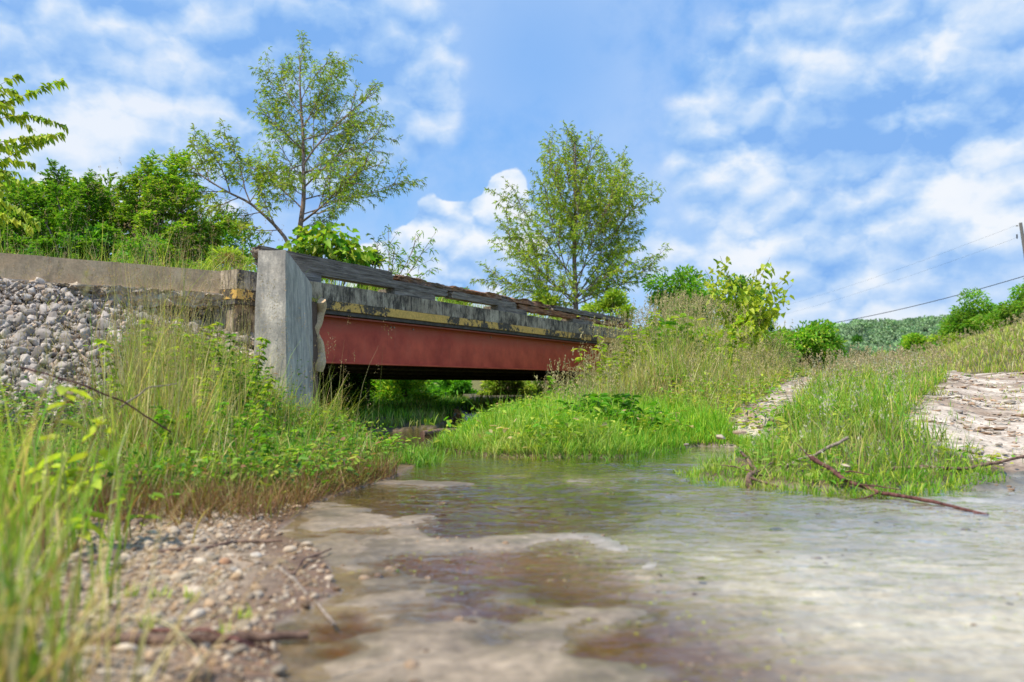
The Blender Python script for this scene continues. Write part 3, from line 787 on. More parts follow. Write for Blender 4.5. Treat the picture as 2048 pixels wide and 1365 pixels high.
# ------------------------------------------------------------------ vegetation generators
def blades(mb, P, length, width, az, lean, curve, cb, ct, nseg=4, droop=0.0):
    n = len(P)
    if n == 0: return
    length = np.broadcast_to(length, (n,)); width = np.broadcast_to(width, (n,))
    h = np.stack([np.cos(az), np.sin(az), np.zeros(n)], 1); sd = np.stack([-np.sin(az), np.cos(az), np.zeros(n)], 1)
    tw = RNG.uniform(-.9, .9, n)[:, None]
    sd = sd * np.cos(tw) + h * np.sin(tw)
    pos = P.copy(); V = np.zeros((n, nseg + 1, 2, 3)); C = np.zeros((n, nseg + 1, 2, 3))
    for k in range(nseg + 1):
        s = k / nseg
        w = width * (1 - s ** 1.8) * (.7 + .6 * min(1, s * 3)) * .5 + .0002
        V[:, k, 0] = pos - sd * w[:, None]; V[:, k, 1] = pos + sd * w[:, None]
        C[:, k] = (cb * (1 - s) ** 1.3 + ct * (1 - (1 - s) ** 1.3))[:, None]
        th = lean + curve * (s + .5 / nseg) ** 1.6
        pos = pos + (h * np.sin(th)[:, None] + np.array([0, 0, 1.0]) * np.cos(th)[:, None]) * (length / nseg)[:, None]
    base = (np.arange(n) * (nseg + 1) * 2)[:, None]
    k = np.arange(nseg)[None] * 2
    f = np.stack([base + k, base + k + 1, base + k + 3, base + k + 2], -1).reshape(-1, 4)
    mb.add(V.reshape(-1, 3), f); mb.c.append(C.reshape(-1, 3))
    return pos

def unit(v): return v / (np.linalg.norm(v, axis=-1, keepdims=True) + 1e-9)

def leaves(mb, P, D, U, Ln, Wd, col, droop=.25, fold=.2, shape='lens'):
    """two-quad leaves: base P, direction D, up hint U"""
    n = len(P)
    if n == 0: return
    D = unit(D); S = unit(np.cross(D, U)); Nn = np.cross(S, D)
    Ln = np.broadcast_to(Ln, (n,))[:, None]; Wd = np.broadcast_to(Wd, (n,))[:, None]
    a, b = (.28, .68) if shape == 'lens' else (.12, .6)
    wa, wb = (.42, .38) if shape == 'lens' else (.5, .42)
    tipd = np.array([0, 0, -1.0]) * droop
    V = np.zeros((n, 6, 3))
    V[:, 0] = P
    V[:, 1] = P + D * Ln * a - S * Wd * wa + Nn * Wd * fold
    V[:, 2] = P + D * Ln * b - S * Wd * wb + Nn * Wd * fold + tipd * Ln * .3
    V[:, 3] = P + D * Ln + tipd * Ln
    V[:, 4] = P + D * Ln * b + S * Wd * wb + Nn * Wd * fold + tipd * Ln * .3
    V[:, 5] = P + D * Ln * a + S * Wd * wa + Nn * Wd * fold
    base = (np.arange(n) * 6)[:, None]
    f = np.concatenate([base + np.array([[0, 1, 2, 3]]), base + np.array([[0, 3, 4, 5]])], 0)
    mb.add(V.reshape(-1, 3), f); mb.c.append(np.repeat(col, 6, 0))

G = dict(lush=(.17, .42, .03), mid=(.30, .47, .05), yg=(.52, .60, .07), tan=(.66, .50, .24), brown=(.36, .20, .10), dark=(.07, .19, .03), straw=(.76, .66, .38), olive=(.31, .36, .08))
def palette(n, names, w, var=.22):
    w = np.array(w, float); w /= w.sum(); k = RNG.choice(len(names), n, p=w)
    c = np.array([G[q] for q in names])[k]
    return c * RNG.uniform(1 - var, 1 + var, (n, 1)) * RNG.uniform(.94, 1.06, (n, 3)), k

def seedheads(mb, P, n_per=10, L_=.02, W_=.006, span=.12, col=(.5, .42, .24), spread=.03):
    n = len(P)
    if n == 0: return
    Q = np.repeat(P, n_per, 0); t = RNG.uniform(0, 1, len(Q))
    Q = Q + np.stack([RNG.normal(0, spread, len(Q)) * (1 - t * .7), RNG.normal(0, spread, len(Q)) * (1 - t * .7), (t - .6) * span], 1)
    D = np.stack([RNG.normal(0, .5, len(Q)), RNG.normal(0, .5, len(Q)), np.full(len(Q), 1.0)], 1)
    leaves(mb, Q, D, RNG.normal(size=(len(Q), 3)), L_, W_, np.array(col) * RNG.uniform(.7, 1.25, (len(Q), 1)), .1)

def grass_patch(name, label, xr, yr, n, cond, h, w, names, wts, lean=.25, curve=.9, tip=1.25, seed=None, cat='grass', clump=None, wind=None, seg=4, dist=8.0, dryness=.7):
    x, y, z, I = scatter(xr[0], xr[1], yr[0], yr[1], n, RNG, cond)
    if clump:
        nc, sp = clump; k = RNG.integers(0, len(x), nc); q = RNG.integers(0, nc, len(x))
        mv = RNG.random(len(x)) < .75
        x = np.where(mv, x[k][q] + RNG.normal(0, sp, len(x)), x); y = np.where(mv, y[k][q] + RNG.normal(0, sp, len(x)), y)
        z, I = terrain(x, y, True); kk = cond(x, y, z, I); x, y, z = x[kk], y[kk], z[kk]; I = {a: b[kk] for a, b in I.items()}
    m = len(x); L_ = h(x, y, z, I) * RNG.lognormal(0, .28, m)
    ok = L_ > .01; x, y, z, L_ = x[ok], y[ok], z[ok], L_[ok]; m = len(x)
    cb, k = palette(m, names, wts)
    nn = fbm(x * 1.7, y * 1.7, 0, 3, 12); cb = cb * (.75 + .5 * nn)[:, None]; dry = (sstep(.5, .68, fbm(x * .9 + 9, y * .9, 0, 3, 19)) * dryness * RNG.random(m))[:, None]; cb = cb * (1 - dry) + np.array([.62, .50, .22]) * dry
    az = RNG.uniform(0, 2 * np.pi, m) if wind is None else RNG.normal(wind, 1.3, m)
    ww = w * RNG.uniform(.6, 1.4, m) * np.clip(y / dist, .8, 4)
    mb = MB(); P = np.stack([x, y, z - .015], 1)
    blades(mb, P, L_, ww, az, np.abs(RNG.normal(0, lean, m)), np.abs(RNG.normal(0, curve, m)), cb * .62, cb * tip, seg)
    if seed:
        ns, hs, col, stalkc = seed
        s = RNG.choice(m, min(ns, m), replace=False); P2 = P[s]; Ls = hs * RNG.lognormal(0, .2, len(s)) * L_[s] / np.median(L_)
        Ls = np.minimum(Ls, hs * 1.5)
        c2 = np.array(stalkc) * RNG.uniform(.8, 1.2, (len(s), 1))
        tipP = blades(mb, P2, Ls, .0028 * np.clip(P2[:, 1] / 6, .6, 5), RNG.uniform(0, 6.28, len(s)), np.abs(RNG.normal(0, .1, len(s))), np.abs(RNG.normal(0, .35, len(s))), c2, c2, 5)
        sc = float(np.median(P2[:, 1])) / 7
        seedheads(mb, tipP, 11, .017 * max(sc, .8), .006 * max(sc, .8), .13, col, .014)
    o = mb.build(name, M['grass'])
    return tag(o, label, cat, kind='stuff')

class Tree:
    def __init__(s, rg): s.w = MB(); s.P = []; s.D = []; s.rg = rg
    def limb(s, pts, r0, r1, k=6):
        pts = np.asarray(pts, float); n = len(pts); t = np.linspace(0, 1, n)
        tt = np.linspace(0, 1, max(n * 3, 6)); q = np.stack([np.interp(tt, t, pts[:, i]) for i in range(3)], 1)
        q[1:-1] = (q[:-2] + 2 * q[1:-1] + q[2:]) / 4
        tube(s.w, q, r0 + (r1 - r0) * tt, k, cap=False); return q
    def grow(s, p, d, Ln, r, lvl, prm):
        rg = s.rg; n = 5; pts = [p]; dd = d.copy()
        for i in range(n):
            dd = dd + rg.normal(0, prm['wob'], 3); dd[2] += prm['up'][lvl]; dd /= np.linalg.norm(dd); pts.append(pts[-1] + dd * Ln / n)
        pts = np.array(pts)
        if r > prm.get('rmin', .0): tube(s.w, pts, np.linspace(r, r * .35, n + 1), 5 if lvl < 2 else 3, cap=False)
        if lvl == prm['max']:
            m = max(3, int(prm['lpm'] * Ln)); t = rg.uniform(.05, 1.0, m) * n; i = np.minimum(t.astype(int), n - 1); f = (t - i)[:, None]
            P = pts[i] * (1 - f) + pts[i + 1] * f; T = unit(pts[i + 1] - pts[i])
            D = T * prm.get('along', .7) + rg.normal(0, prm.get('spread', .6), (m, 3)) + np.array([0, 0, prm.get('ldroop', -.2)])
            if prm.get('flat'):
                side = np.cross(T, [0, 0, 1.0]) * np.where(rg.random(m) < .5, 1, -1)[:, None]
                D = side + T * .45 + rg.normal(0, .12, (m, 3))
            s.P.append(P); s.D.append(D); return
        m = prm['n'][lvl]; m = max(2, int(m * (.6 + .4 * Ln / prm['ref'][lvl])))
        ts = np.linspace(prm['t0'][lvl], 1, m) + rg.normal(0, .03, m); ph = rg.uniform(0, 6.28)
        for j, t in enumerate(np.clip(ts, .05, 1)):
            i = min(int(t * n), n - 1); f = t * n - i; q = pts[i] * (1 - f) + pts[i + 1] * f; T = unit(pts[i + 1] - pts[i])
            ph += 2.4 + rg.normal(0, .3); a = unit(np.cross(T, [.1, .2, 1.0])); b = np.cross(T, a)
            ang = prm['ang'][lvl] * (1 - .35 * t) + rg.normal(0, .1)
            nd = T * math.cos(ang) + (a * math.cos(ph) + b * math.sin(ph)) * math.sin(ang)
            s.grow(q, nd, Ln * prm['len'][lvl] * (1.15 - .55 * t) * rg.uniform(.75, 1.2), r * .5, lvl + 1, prm)
    def finish(s, name, label, cat, base, leafL, leafW, cols, wts, group=None, droop=.3, shape='lens', mat='leaf', bark='bark', up=None, shade=None, uvar=.8):
        root = empty(name, tuple(base), label, cat, group)
        s.w.build('trunk' if 'tree' in name or 'willow' in name or 'cedar' in name or 'sapling' in name else 'stem', M[bark], root, True)
        P = np.concatenate(s.P); D = np.concatenate(s.D); n = len(P)
        c, _ = palette(n, cols, wts, .2)
        k = fbm(P[:, 0] * 1.1, P[:, 1] * 1.1, P[:, 2] * 1.1, 3, 21)[:, None]; c = c * (.6 + .8 * k)
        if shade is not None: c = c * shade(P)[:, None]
        U = s.rg.normal(0, uvar, (n, 3)) + np.array([0, 0, 1.0])
        mb = MB(); leaves(mb, P, D, U, leafL * s.rg.uniform(.65, 1.25, n), leafW * s.rg.uniform(.7, 1.2, n), c, droop, .2, shape)
        mb.build('crown' if 'tree' in name or 'willow' in name or 'cedar' in name or 'sapling' in name else 'foliage', M[mat], root)
        return root

def ground_at(x, y): return float(terrain(np.array([float(x)]), np.array([float(y)]))[0])

# ---- willows
def willow_prm(**k):
    p = dict(wob=.09, up=(.04, .03, -.02), max=2, n=(13, 9), ref=(2.0, .9), t0=(.18, .12), len=(.42, .45), ang=(.68, .75), lpm=54, along=.8, spread=.6, ldroop=-.35)
    p.update(k); return p
def willow_big():
    rg = np.random.default_rng(3); T = Tree(rg); d = 16
    b = at(600, 500, d); b[2] = ground_at(b[0], b[1]) - .05
    tr = [b, at(597, 500, d), at(600, 455, d), at(608, 400, d), at(607, 330, d), at(606, 260, d + .2), at(600, 190, d), at(600, 110, d)]
    q = T.limb(tr, .075, .012, 8); prm = willow_prm()
    # named limbs: (start px, end px, depth offset, length factor)
    L_ = [((603, 445), (735, 352), -.6, .035), ((606, 400), (700, 395), .7, .022), ((606, 420), (530, 340), .5, .025), ((608, 375), (720, 290), .3, .03), ((607, 330), (690, 190), -.3, .03),
          ((607, 300), (530, 240), -.4, .022), ((606, 330), (545, 330), .8, .02), ((607, 280), (720, 250), .7, .024), ((606, 240), (560, 170), .3, .018), ((605, 260), (655, 150), .2, .02),
          ((603, 200), (640, 125), -.2, .015), ((601, 180), (575, 120), .1, .012), ((600, 150), (605, 90), 0, .01), ((606, 350), (750, 285), -.2, .02), ((604, 455), (660, 420), .8, .015),
          ((607, 345), (660, 330), -1.0, .02), ((607, 300), (620, 300), 1.2, .018), ((606, 390), (560, 380), -.9, .016), ((604, 430), (765, 365), .6, .02), ((605, 215), (670, 200), .4, .016),
          ((607, 300), (535, 180), .2, .014), ((605, 250), (700, 185), .1, .014), ((606, 360), (505, 255), -.2, .016)]
    for a, e, dz, r in L_:
        A = at(a[0], a[1], d); E = at(e[0], e[1], d + dz); v = E - A; ln = np.linalg.norm(v)
        T.grow(A, v / ln, ln * 1.12, r * .75, 0, prm)
    T.finish('willow_tree', 'tall slender willow with airy crown rising behind the near bridge end', 'tree', b, .088, .017, ['mid', 'olive', 'yg'], [5, 3, 4], droop=.35)
    # leaning stem: a separate willow
    T = Tree(np.random.default_rng(5)); b2 = at(594, 500, d - .4); b2[2] = ground_at(b2[0], b2[1]) - .05; b2[0] += .1
    T.limb([b2, at(588, 498, d - .4), at(550, 450, d - .5), at(500, 405, d - .6), at(455, 385, d - .7), at(400, 350, d - .8)], .05, .012, 7)
    for a, e, dz, r in [((550, 450), (520, 380), 0, .015), ((500, 405), (480, 300), .2, .016), ((460, 387), (430, 300), -.2, .016), ((455, 385), (370, 400), .3, .014), ((430, 370), (360, 330), 0, .014),
                        ((400, 350), (340, 330), -.1, .012), ((520, 425), (450, 440), .4, .012), ((420, 365), (400, 300), .3, .012), ((480, 395), (400, 430), -.4, .012), ((560, 460), (480, 470), -.3, .012), ((500, 405), (540, 330), .1, .012)]:
        A = at(a[0], a[1], d - .6); E = at(e[0], e[1], d - .6 + dz); v = E - A; ln = np.linalg.norm(v); T.grow(A, v / ln, ln * 1.1, r, 0, willow_prm(n=(11, 7), lpm=75))
    T.finish('willow_tree', 'leaning willow stem arching left over the concrete road edge', 'tree', b2, .12, .02, ['yg', 'olive', 'mid'], [5, 3, 3], droop=.3)
    # low willow right of it
    T = Tree(np.random.default_rng(6)); b3_ = at(780, 560, 15); b3_[2] = 1.2
    for a, e, dz in [((770, 560), (735, 480), .2), ((775, 560), (780, 470), 0), ((785, 560), (840, 490), 0), ((790, 565), (865, 510), .3), ((780, 560), (800, 510), -.3), ((800, 570), (850, 540), 0)]:
        A = at(a[0], a[1] + 15, 15); T.limb([b3_, A], .02, .014, 5); E = at(e[0], e[1], 15 + dz); v = E - A; ln = np.linalg.norm(v); T.grow(A, v / ln, ln * 1.05, .012, 0, willow_prm(n=(7, 4)))
    T.finish('willow_tree', 'low wispy willow just behind the middle of timber rail', 'tree', b3_, .12, .02, ['mid', 'lush', 'yg'], [4, 2, 2], droop=.3)
willow_big()
def willow_two():
    T = Tree(np.random.default_rng(9)); d = 22; b = at(1150, 600, d); b[2] = ground_at(b[0], b[1]) - .05
    prm = willow_prm(n=(10, 7), lpm=46, len=(.44, .48))
    T.limb([b, at(1152, 600, d), at(1148, 520, d), at(1150, 430, d), at(1152, 350, d), at(1150, 290, d)], .09, .02, 7)
    for i, (a, e, dz) in enumerate([((1150, 610), (1040, 470), .5), ((1150, 600), (1250, 480), .5), ((1152, 590), (1080, 400), -.8), ((1152, 580), (1230, 400), -.8), ((1150, 610), (1010, 560), .8), ((1150, 600), (1285, 430), 1),
                     ((1150, 540), (1110, 340), .4), ((1150, 520), (1200, 330), .4), ((1150, 470), (1090, 330), -.5), ((1150, 450), (1205, 350), .9), ((1150, 400), (1130, 290), .2), ((1150, 400), (1180, 300), -.3),
                     ((1151, 350), (1152, 280), 0), ((1150, 500), (1150, 420), -1.6), ((1150, 500), (1180, 450), 1.7), ((1150, 600), (1060, 520), -1.2), ((1150, 600), (1240, 540), -1.2), ((1150, 560), (1030, 430), 0),
                     ((1150, 560), (1270, 420), 0), ((1150, 600), (1000, 510), 0), ((1150, 610), (1290, 540), 0), ((1150, 480), (1240, 390), -.3), ((1150, 480), (1120, 380), 1.3), ((1150, 610), (1190, 540), 1.3), ((1150, 610), (1110, 560), -1.5)]):
        A = at(a[0], a[1], d); E = at(e[0], e[1], d + dz); v = E - A; ln = np.linalg.norm(v); T.grow(A, v / ln, ln * 1.08, .022, 0, prm)
    T.finish('willow_tree', 'full rounded willow with many stems behind the far bridge end', 'tree', b, .12, .027, ['mid', 'olive', 'yg'], [5, 1, 6], droop=.3)
willow_two()

# ---- clump crowns (bushes, far trees)
def clump_tree(name, label, box, d, leafL, leafW, cols, wts, nclump=26, per=260, base_py=None, group=None, seed=1, depth=None, cr=.22, shape='lens', mat='leaf', droop=.2, dark=.45, stems=True, cone=False, flat=0.0, cat=None, bark='bark'):
    rg = np.random.default_rng(seed); x0, y0, x1, y1 = box
    c = at((x0 + x1) / 2, (y0 + y1) / 2, d); w = (x1 - x0) / 2 * d / F; h = (y1 - y0) / 2 * d / F; dp = depth or w
    base = np.array([c[0] + rg.normal(0, .05) * w, d, 0]); base[2] = ground_at(base[0], d) - .05
    T = Tree(rg)
    cen = []
    while len(cen) < nclump:
        q = rg.uniform(-1, 1, 3); r = np.linalg.norm(q)
        if r > 1 or r < .25: continue
        if cone and np.hypot(q[0], q[1]) > .95 * (1 - (q[2] + 1) / 2) + .08: continue
        if not cone and q[2] < 0: q[:2] *= .95
        cen.append(q * [1 - cr, 1 - cr, 1 - cr])
    cen = np.array(cen); C = c + cen * [w, dp, h]
    if stems:
        hub = base + (c - base) * .45 if not cone else base + (c - base) * .6
        T.limb([base, (base + hub) / 2 + rg.normal(0, .03 * w, 3), hub], .035 * h + .01, .02 * h + .006, 6)
        for q in C: T.limb([hub if rg.random() < .6 else base + (hub - base) * rg.uniform(.3, 1), (hub + q) / 2 + rg.normal(0, .08 * w, 3), q], .013 * h + .004, .003, 4)
    else: T.limb([base, c], .02, .01, 5)
    sc = min(w, h)
    for q, cn in zip(C, cen):
        m = int(per * rg.uniform(.6, 1.4)); v = rg.normal(size=(m, 3)); v = unit(v) * (rg.random((m, 1)) ** .45)
        rr = cr * sc * rg.uniform(.8, 1.5)
        P = q + v * [rr * 1.25, rr * 1.25, rr * (.8 - .45 * flat)]
        out = unit(P - c) * .5 + v * .6 + rg.normal(0, .5, (m, 3))
        out[:, 2] *= (1 - .6 * flat)
        T.P.append(P); T.D.append(out)
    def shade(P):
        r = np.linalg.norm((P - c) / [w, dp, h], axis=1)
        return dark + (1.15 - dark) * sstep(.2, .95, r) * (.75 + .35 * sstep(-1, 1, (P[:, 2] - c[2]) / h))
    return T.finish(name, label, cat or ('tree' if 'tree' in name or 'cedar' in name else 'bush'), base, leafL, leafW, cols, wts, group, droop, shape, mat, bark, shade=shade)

# left thicket behind the road edge
clump_tree('tree', 'dense dark green broadleaf tree at left photo edge behind road wall', (-90, 320, 130, 640), 14, .13, .065, ['lush', 'mid', 'yg'], [4, 5, 2], 34, 190, seed=21, dark=.65)
clump_tree('tree', 'feathery green tree with raised crown left of the frond layered tree', (60, 312, 260, 640), 15.5, .12, .05, ['mid', 'lush', 'yg'], [5, 2, 3], 44, 190, seed=22, dark=.7)
clump_tree('tree', 'green tree filling the background behind the frond layered trees', (200, 365, 440, 660), 16.5, .11, .045, ['lush', 'mid', 'dark'], [4, 4, 1], 44, 210, seed=122, dark=.6)
clump_tree('shrub', 'dark shrub low behind wall below the feathery tree', (60, 430, 260, 640), 12.5, .09, .045, ['dark', 'lush', 'mid'], [4, 4, 1], 26, 260, seed=23)
clump_tree('tree', 'shaded green tree filling the gap behind the leaning willow', (330, 415, 540, 700), 18, .12, .05, ['lush', 'mid', 'dark'], [4, 4, 1], 30, 180, seed=24, dark=.65)
clump_tree('shrub', 'pale yellow green weedy shrub growing against near bridge end', (390, 485, 520, 620), 11.5, .09, .018, ['yg', 'mid', 'olive'], [5, 3, 2], 22, 160, seed=25, dark=.6)
clump_tree('shrub', 'leafy green shrub along the top of the road wall left side', (200, 470, 420, 640), 12, .08, .03, ['lush', 'mid'], [4, 4], 30, 220, seed=26)
clump_tree('shrub', 'low dry brown weed clump on wall top beside leaning willow', (420, 500, 490, 560), 10.8, .05, .015, ['brown', 'tan', 'olive'], [4, 2, 4], 12, 40, seed=27, dark=.7)

clump_tree('mimosa_tree', 'flat layered feathery tree reaching above thicket left of leaning willow', (215, 300, 420, 600), 14.2, .075, .022, ['mid', 'yg', 'lush'], [5, 4, 1], 30, 300, seed=131, flat=1.6, cr=.2, dark=.75)
def frond_tree(name, label, base_px, d, arms, seed, cols, wts, leafL=.07, leafW=.028, prm=None, group=None, flat=True, shape='lens'):
    T = Tree(np.random.default_rng(seed)); b = at(*base_px, d); b[2] = ground_at(b[0], b[1]) - .05
    hub = at(base_px[0], base_px[1] - 20, d)
    T.limb([b, hub], .05, .035, 6)
    pr = dict(wob=.07, up=(.03, -.02, -.03), max=2, n=(15, 12), ref=(1.5, .5), t0=(.15, .1), len=(.42, .62), ang=(.85, .9), lpm=130, flat=flat)
    pr.update(prm or {})
    for (ex, ey, dz) in arms:
        E = at(ex, ey, d + dz); A = hub + (E - hub) * .0; v = E - A; ln = np.linalg.norm(v)
        mid = A + v * .45 + np.array([0, 0, .1 * ln]); T.limb([A, A + v * .25 + np.array([0, 0, .06 * ln]), mid], .025, .014, 5)
        v2 = E - mid; l2 = np.linalg.norm(v2); T.grow(mid, v2 / l2, l2 * 1.05, .013, 0, pr)
    return T.finish(name, label, 'tree', b, leafL, leafW, cols, wts, group, .12, shape, uvar=.25)
frond_tree('mimosa_tree', 'bright frond layered mimosa tree left of the leaning willow', (300, 560), 13.5,
           [(300, 330, 0), (345, 325, .3), (250, 380, -.4), (320, 385, -.6), (390, 400, 0), (230, 420, .4), (280, 440, -.8), (360, 450, -.7), (420, 470, .3), (180, 440, .2), (240, 480, -.6), (330, 500, -1), (400, 500, -.5), (290, 400, .8), (350, 380, .9), (440, 440, .5), (200, 380, .8), (270, 360, .2)],
           31, ['lush', 'mid', 'yg'], [3, 5, 3])
frond_tree('mimosa_tree', 'second frond layered tree behind wall left of the brighter mimosa', (130, 560), 13,
           [(60, 400, 0), (110, 350, .5), (160, 365, 0), (200, 400, .3), (70, 450, -.5), (140, 440, -.7), (210, 460, -.4), (30, 420, .3), (100, 490, -.8), (180, 500, -.8), (20, 480, -.3)],
           32, ['mid', 'lush'], [4, 4])

# arching branches near left edge
def near_branches():
    T = Tree(np.random.default_rng(41)); d = 7.5; b = at(-180, 520, d + .8); b[2] = 1.4
    T.limb([b, at(-160, 400, d + .5), at(-120, 300, d)], .03, .018, 6)
    rg = T.rg
    def br(pts, dens=1.0, r=.006):
        P = np.array([at(px, py, d + dz) for px, py, dz in pts]); q = T.limb(P, r, .0015, 4)
        seg = np.linalg.norm(np.diff(q, axis=0), axis=1); Ln = seg.sum(); m = int(Ln * 95 * dens)
        t = np.sort(rg.uniform(0.02, 1, m)); cum = np.concatenate([[0], np.cumsum(seg)]) / Ln
        Q = np.stack([np.interp(t, cum, q[:, i]) for i in range(3)], 1); Tn = unit(np.stack([np.interp(np.minimum(t + .03, 1), cum, q[:, i]) for i in range(3)], 1) - Q + 1e-4)
        side = np.cross(Tn, [0, .5, 1.0]) * np.where(np.arange(m) % 2, 1, -1)[:, None]
        T.P.append(Q); T.D.append(side * .6 + Tn * .5 + np.array([0, 0, -.5]) + rg.normal(0, .25, (m, 3)))
    for pts in [[(-120, 300, 0), (-40, 225, 0), (50, 190, 0), (128, 160, 0)], [(-120, 300, 0), (-30, 200, .1), (30, 180, .1)], [(-120, 300, 0), (-20, 240, .2), (60, 228, .2), (130, 252, .1)], [(-120, 320, 0), (-20, 290, -.1), (40, 275, 0), (128, 268, -.1)],
                [(-120, 330, 0), (-30, 300, .2), (50, 290, .2), (100, 275, .1)], [(-140, 350, 0), (-50, 330, 0), (10, 320, 0), (60, 290, 0)], [(-140, 360, 0), (-40, 330, .1), (30, 320, .1), (70, 330, .1)], [(-140, 380, .1), (-60, 350, .1), (0, 345, 0), (35, 360, 0)], [(-120, 310, .3), (-10, 215, .3), (40, 240, .3), (70, 262, .3)],
                [(-150, 420, -.2), (-60, 390, -.2), (10, 400, -.2), (75, 445, -.2)], [(-150, 440, -.3), (-60, 410, -.3), (0, 425, -.3), (60, 455, -.3)], [(-150, 440, -.1), (-60, 430, -.1), (10, 440, -.1)], [(-140, 300, .1), (-60, 220, .1), (10, 205, .1)]]:
        br(pts)
    for k in range(10):
        y = rg.uniform(160, 440); br([(-150, y + 60, .1 * k - .4), (-60, y + rg.normal(0, 20), .1 * k - .4), (20 + rg.uniform(-20, 30), y + rg.normal(0, 30), .1 * k - .4)], .8)
    T.finish('leafy_tree', 'bright leafy branches reaching in from left edge against the sky', 'tree', b, .07, .044, ['yg', 'mid', 'yg'], [5, 3, 3], droop=.35, shape='heart', uvar=.5)
near_branches()

# broad-leaved climber behind the near bridge end
clump_tree('broadleaf_tree', 'large leaved bright green young tree beside the tall willow trunk', (555, 418, 760, 600), 14.5, .14, .13, ['mid', 'lush', 'yg'], [5, 2, 2], 34, 26, seed=51, cr=.28, shape='heart', droop=.5, dark=.5)
clump_tree('shrub', 'green shrub poking above the timber rail near its middle', (690, 470, 790, 640), 15.5, .12, .07, ['lush', 'mid'], [4, 4], 18, 90, seed=52, shape='heart')
clump_tree('tree', 'distant treetop just visible above the rotten rail timber', (850, 556, 960, 720), 34, .2, .1, ['lush', 'mid', 'dark'], [4, 3, 2], 22, 170, seed=53)
# right of the second willow
clump_tree('shrub', 'light green shrub at the foot of the rounded willow', (1160, 560, 1290, 720), 20, .11, .05, ['mid', 'yg'], [4, 3], 26, 170, seed=54, dark=.6)
clump_tree('shrub', 'yellow green shrub left foot of the rounded willow beyond bridge', (1040, 570, 1140, 700), 21, .11, .05, ['yg', 'mid'], [4, 3], 20, 150, seed=154, dark=.6)
clump_tree('tree', 'dense green tree between the rounded willow and yellow sapling', (1270, 522, 1450, 740), 21, .13, .055, ['lush', 'mid', 'dark'], [5, 4, 1], 40, 260, seed=55)
clump_tree('tree', 'tall dark tree directly behind the yellow green sapling', (1400, 540, 1560, 740), 23, .13, .055, ['lush', 'mid', 'dark'], [4, 3, 2], 30, 220, seed=56)
clump_tree('tree', 'rounded green tree just right of the yellow sapling', (1530, 625, 1690, 780), 27, .16, .07, ['lush', 'mid', 'yg'], [5, 4, 1], 34, 240, seed=57)
clump_tree('shrub', 'mid green shrub on bank below the dark tree', (1420, 640, 1600, 780), 17.5, .1, .05, ['mid', 'lush', 'olive'], [5, 3, 2], 34, 200, seed=58)
clump_tree('shrub', 'small shrub at the far end of grassy bank left of hill', (1640, 690, 1720, 770), 34, .16, .07, ['lush', 'dark', 'olive'], [3, 2, 2], 18, 130, seed=59)
def sapling():
    T = Tree(np.random.default_rng(61)); d = 14; b = at(1490, 700, d); b[2] = ground_at(b[0], b[1]) - .05
    rg = T.rg
    tips = [(1440, 512), (1455, 545), (1415, 560), (1420, 600), (1480, 560), (1510, 540), (1500, 590), (1540, 515), (1545, 560), (1580, 545), (1585, 570), (1572, 600), (1560, 620), (1530, 600), (1460, 600), (1440, 640), (1500, 640), (1540, 640), (1470, 660), (1520, 670), (1410, 540), (1450, 575), (1490, 620), (1430, 660)]
    for tx, ty in tips:
        E = at(tx, ty, d + rg.uniform(-.5, .5)); A = at(1490 + rg.normal(0, 6), 690, d); v = E - A
        q = T.limb([b, A, A + v * .5 + [0, 0, .12 * np.linalg.norm(v)], E], .012, .003, 5)
        m = 42; t = rg.uniform(.45, 1, m); i = (t * (len(q) - 1)).astype(int).clip(0, len(q) - 2)
        T.P.append(q[i] + rg.normal(0, .085, (m, 3))); T.D.append(rg.normal(0, .8, (m, 3)) * [1, 1, .4] + [0, 0, -.15])
    T.finish('sapling', 'bright yellow green broad leaved sapling on the grassy bank', 'sapling', b, .105, .10, ['yg', 'yg', 'mid'], [6, 2, 1], droop=.5, shape='heart', uvar=.6)
sapling()
# distance
clump_tree('cedar_tree', 'dark conical cedar in the distance before the hill', (1690, 668, 1745, 760), 62, .35, .1, ['dark', 'dark', 'lush'], [4, 3, 1], 26, 200, seed=63, cone=True, dark=.5)
clump_tree('tree', 'yellow green distant tree right of the dark cedar', (1738, 695, 1805, 765), 66, .3, .15, ['yg', 'mid'], [4, 3], 22, 160, seed=64)
clump_tree('tree', 'low green distant tree at the left of dark cedar', (1655, 700, 1705, 765), 58, .3, .15, ['mid', 'lush'], [4, 3], 18, 140, seed=65)
clump_tree('tree', 'rounded bright green tree at start of the right hand tree line', (1795, 664, 1875, 760), 46, .22, .12, ['mid', 'lush', 'yg'], [5, 3, 2], 30, 240, seed=66)
clump_tree('shrub', 'yellowish bush at base of the right hand tree line', (1860, 650, 1960, 745), 42, .2, .08, ['yg', 'mid', 'olive'], [4, 4, 1], 30, 220, seed=67)
clump_tree('tree', 'larger green tree on slope behind the yellowish bush', (1880, 575, 2010, 730), 48, .24, .1, ['lush', 'mid'], [4, 4], 40, 280, seed=68)
clump_tree('tree', 'broad green tree at right photo edge under the pole', (1960, 570, 2160, 720), 42, .22, .1, ['mid', 'lush', 'olive'], [5, 3, 1], 46, 300, seed=69)
clump_tree('tree', 'pointed tree behind the broad tree at right photo edge', (2020, 535, 2110, 690), 50, .25, .1, ['lush', 'mid'], [3, 3], 26, 200, seed=70)
clump_tree('shrub', 'shadowed bush between rounded tree and yellowish bush', (1840, 680, 1890, 745), 40, .2, .08, ['lush', 'dark'], [4, 2], 16, 140, seed=71)
